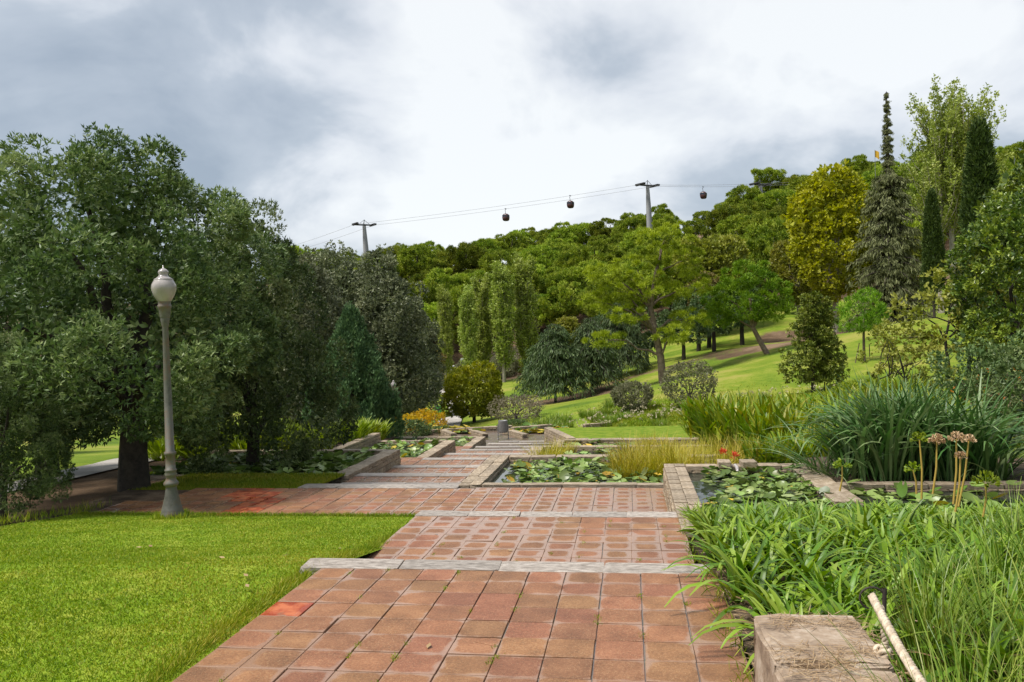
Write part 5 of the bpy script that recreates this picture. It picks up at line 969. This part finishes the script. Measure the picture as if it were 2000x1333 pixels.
for s_, lab in ((-1, 'thin steel haul cable strung between the towers on the uphill track'), (1, 'thin steel haul cable strung between the towers on the downhill track')):
    pts = []
    for i in range(len(line)-1):
        for t in np.linspace(0, 1, 24)[(0 if i == 0 else 1):]:
            L_ = np.linalg.norm(line[i+1]-line[i]); pts.append(line[i]+(line[i+1]-line[i])*t+s_*off-np.array([0, 0, 4*.007*L_*t*(1-t)]))
    tag(obj('cable', tubes('cable', [(np.array(pts), .032)], 'tower_paint', 5)), lab, 'cable')
def cabin_mesh():
    bm = bmesh.new(); prof = [(0, .62), (.25, .86), (.95, .98), (1.75, .86), (2.05, .6), (2.12, .3)]; rings = []
    for z, r in prof: rings.append([bm.verts.new((r*1.05*math.copysign(abs(math.cos(a))**.55, math.cos(a)), r*.95*math.copysign(abs(math.sin(a))**.55, math.sin(a)), z)) for a in [6.283*i/20+.05 for i in range(20)]])
    for i in range(len(rings)-1):
        for j in range(20): bm.faces.new((rings[i][j], rings[i][(j+1) % 20], rings[i+1][(j+1) % 20], rings[i+1][j]))
    bm.faces.new(rings[0][::-1]); bm.faces.new(rings[-1]); return mesh_bm('cabin', bm, 'cabin_red', True)
CAB = cabin_mesh(); bm = bmesh.new(); GW = None
for px, s_, lab in ((988, 1, 'dark red gondola cabin hanging lowest over the wood'), (1115, -1, 'dark red gondola cabin approaching the leaning-column tower'), (1373, 1, 'dark red gondola cabin beyond the leaning-column tower')):
    p = cable_at(px, s_); o = thing('gondola', lab, 'gondola', tuple(p-np.array([0, 0, 3.0])), rzt+.4); o.scale = (.84, .84, .84)
    obj('cabin', CAB, o)
    for a in range(4): 
        w_ = box('window', (.95*math.cos(a*math.pi/2), .87*math.sin(a*math.pi/2), 1.35), (.08, 1.2, .72), 'cabin_glass', o, .02); w_.rotation_euler = (0, 0, a*math.pi/2)
    obj('hanger', tubes('hanger', [([(0, 0, 2.05), (0, .12, 2.5), (0, .2, 3.2), (0, 0, 3.55)], [.08, .07, .07, .08]), ([(-.45, 0, 3.6), (.45, 0, 3.6)], [.1, .1]), ([(-.5, 0, 2.15), (.5, 0, 2.15)], [.06, .06])], 'tower_dark', 6), o)
q = P(1709, 312, 170); fl_ = thing('flag', 'small yellow flag on a thin pole above the drooping conifer', 'flag', (q[0], q[1], q[2]-14))
obj('pole', tubes('pole', [([(0, 0, 0), (0, 0, 16)], [.06, .04])], 'steel', 6), fl_)
Vf = [(.02+.16*i, .08*math.sin(i*1.1), 15.9-.9*(i*.03)-j*1.4-.12*i*i*.1*(1+j)) for i in range(6) for j in range(2)]; plain('flag_cloth', (.62, .36, .02), .8); obj('cloth', mesh_np('cloth', Vf, [[i*2, i*2+1, i*2+3, i*2+2] for i in range(5)], 'flag_cloth', True), fl_)

# ------------------------------------------------------------------ stone block, rope and post
sb = thing('stone_block_wall', 'thick weathered stone block wall littered with dry straw by the rope', 'wall', (.865, 0, 0))
for i, (y0, y1, zt) in enumerate([(3.78, 4.42, .46), (3.15, 3.77, .445), (2.3, 3.14, .45), (1.4, 2.29, .45)]):
    bm = bmesh.new(); bm_box(bm, (0, 0, 0), (.51, y1-y0, zt), .025); bmesh.ops.subdivide_edges(bm, edges=list(bm.edges), cuts=3, use_grid_fill=True); r_ = random.Random(i)
    for v in bm.verts: v.co += Vector((r_.uniform(-.012, .012), r_.uniform(-.012, .012), r_.uniform(-.008, .008)))
    obj('block', mesh_bm('block', bm, 'block_stone', False), sb, (0, (y0+y1)/2, zt/2-.005))
n = 2600; X = RNG.uniform(.66, 1.12, n); Y = RNG.uniform(2.6, 4.36, n); w_ = (np.sin(X*9+Y*7)+np.sin(Y*13-X*5)) > -.3; X, Y = X[w_], Y[w_]; n = len(X)
d = RNG.normal(0, 1, (n, 3)); d[:, 2] *= .06; d[:, 0] *= 1.6
tag(obj('straw', leaves('straw', np.stack([X, Y, .462+RNG.uniform(0, .012, n)], 1), d, np.tile([[0, 0, 1.]], (n, 1))+RNG.normal(0, .2, (n, 3)), RNG.uniform(.05, .16, n), .004, 'dry_leaf')), 'dry straw and dead stems scattered on the stone block', 'straw', kind='stuff')
n = 900; X = RNG.uniform(.655, .86, n); Y = RNG.uniform(3.5, 8.5, n); d = RNG.normal(0, 1, (n, 3)); d[:, 2] *= .08
tag(obj('straw', leaves('straw', np.stack([X, Y, zb(Y)+.01+RNG.uniform(0, .012, n)], 1), d, np.tile([[0, 0, 1.]], (n, 1))+RNG.normal(0, .2, (n, 3)), RNG.uniform(.04, .12, n), .007, 'dry_leaf')), 'dead leaf litter on the soil between paving and agapanthus', 'straw', kind='stuff')
pb = P(1722, 1340, 3.75); pt = P(1728, 1150, 3.75)
po = thing('rope_post', 'rusty iron rod with curled ring standing in the stone block edge', 'post', (pb[0], pb[1], .2))
t_ = pt-np.array([pb[0], pb[1], .2]); obj('rod', tubes('rod', [([(0, 0, 0), tuple(t_*.5), tuple(t_)], [.0095, .0095, .010])], 'iron', 8), po)
rg = [(t_[0]-.055+.055*math.cos(a), t_[1], t_[2]-.045+.05*math.sin(a)) for a in np.linspace(.2, 4.4, 14)]; obj('ring', tubes('ring', [(np.array(rg), [.005]*14)], 'iron', 6), po)
rs0 = P(1703, 1165, 3.74); re = P(1842, 1345, 2.75); re2 = re+(re-rs0)*.8
rope = thing('rope', 'thick pale twisted rope tied to the rusty iron rod', 'rope', tuple(rs0))
def strands(pts, R, r, turns):
    pts = np.array(pts); t = np.linspace(0, 1, 160); s_ = np.linspace(0, 1, len(pts)); c = np.stack([np.interp(t, s_, pts[:, i]) for i in range(3)], 1); T = nrm(np.gradient(c, axis=0)); a = nrm(np.cross(T, [0.2, .1, 1.0])); b = np.cross(T, a)
    return [(c+R*(np.cos(t*turns*6.283+ph)[:, None]*a+np.sin(t*turns*6.283+ph)[:, None]*b), np.full(160, r)) for ph in (0, 2.094, 4.189)]
L0 = np.zeros(3); d_ = re2-rs0; path_ = [L0+d_*t-np.array([0, 0, .09*math.sin(math.pi*min(1, t))*1.0]) for t in np.linspace(0, 1, 20)]
for sp_ in strands(path_, .009, .0115, 26): obj('strand', tubes('strand', [sp_], 'rope', 7), rope)
tl = [np.array([.03, -.02, -.04]), np.array([.045, -.01, -.12]), np.array([.05, -.015, -.2]), np.array([.035, -.02, -.25])]
for sp_ in strands(tl, .008, .0095, 4): obj('strand', tubes('strand', [sp_], 'rope', 7), rope)
kn = [(t_+np.array([pb[0], pb[1], .2])-rs0)*0+np.array([.04+.032*math.cos(a)*(1+.1*math.sin(3*a)), -.01+.03*math.sin(a), -.255+.02*math.sin(a*1.7)]) for a in np.linspace(0, 12.5, 60)]
obj('knot', tubes('knot', [(np.array(kn), [.011]*60)], 'rope', 7), rope)

# ------------------------------------------------------------------ stray leaves, weeds in joints
rw = random.Random(31); joints = []
for _ in range(60):
    x = -2.65+.3*rw.randint(1, 10); y = rw.uniform(3.5, 10); joints.append((x+rw.gauss(0, .008), y, 0.0 if y < 6.7 else -.29))
X = np.repeat([j[0] for j in joints], 40)+RNG.normal(0, .012, 2400); Y = np.repeat([j[1] for j in joints], 40)+RNG.normal(0, .03, 2400); Z = np.repeat([j[2] for j in joints], 40)-.01
blades('grass', 'tiny weeds sprouting from the paving joints', X, Y, Z, RNG.uniform(.012, .035, 2400), .005, .8, 'turf')
n = 700; X = RNG.uniform(.52, .66, n); Y = RNG.uniform(4.2, 13.5, n); Z = np.where(Y < 6.7, 0, np.where(Y < 10.1, -.29, -.7)); blades('grass', 'weeds along the base of the low walls and bed edge', X, Y, Z, RNG.uniform(.03, .12, n), .008, .7, 'turf')
for i in range(26):
    x, y = rw.uniform(-7.5, .3), rw.uniform(4.4, 13.5); on = x > -2.6
    if not on and y > 11.5: continue
    z = (0.004 if y < 6.6 else -.286 if y < 10 else -.696) if on else float(zl(y))+.045
    o = tag(obj('fallen_leaf', leaves('fallen_leaf', np.array([[0, 0, 0.]]), np.array([[1, 0, .15]]), np.array([[0, .2, 1.]]), .07, .035, 'dry_leaf'), None, (x, y, z+.004), (0, 0, rw.uniform(0, 6.28))), 'dry fallen leaf lying on the red paving' if on else 'dry fallen leaf lying on the mown lawn', 'leaf', 'fallen leaves on the paving' if on else 'fallen leaves on the lawn')
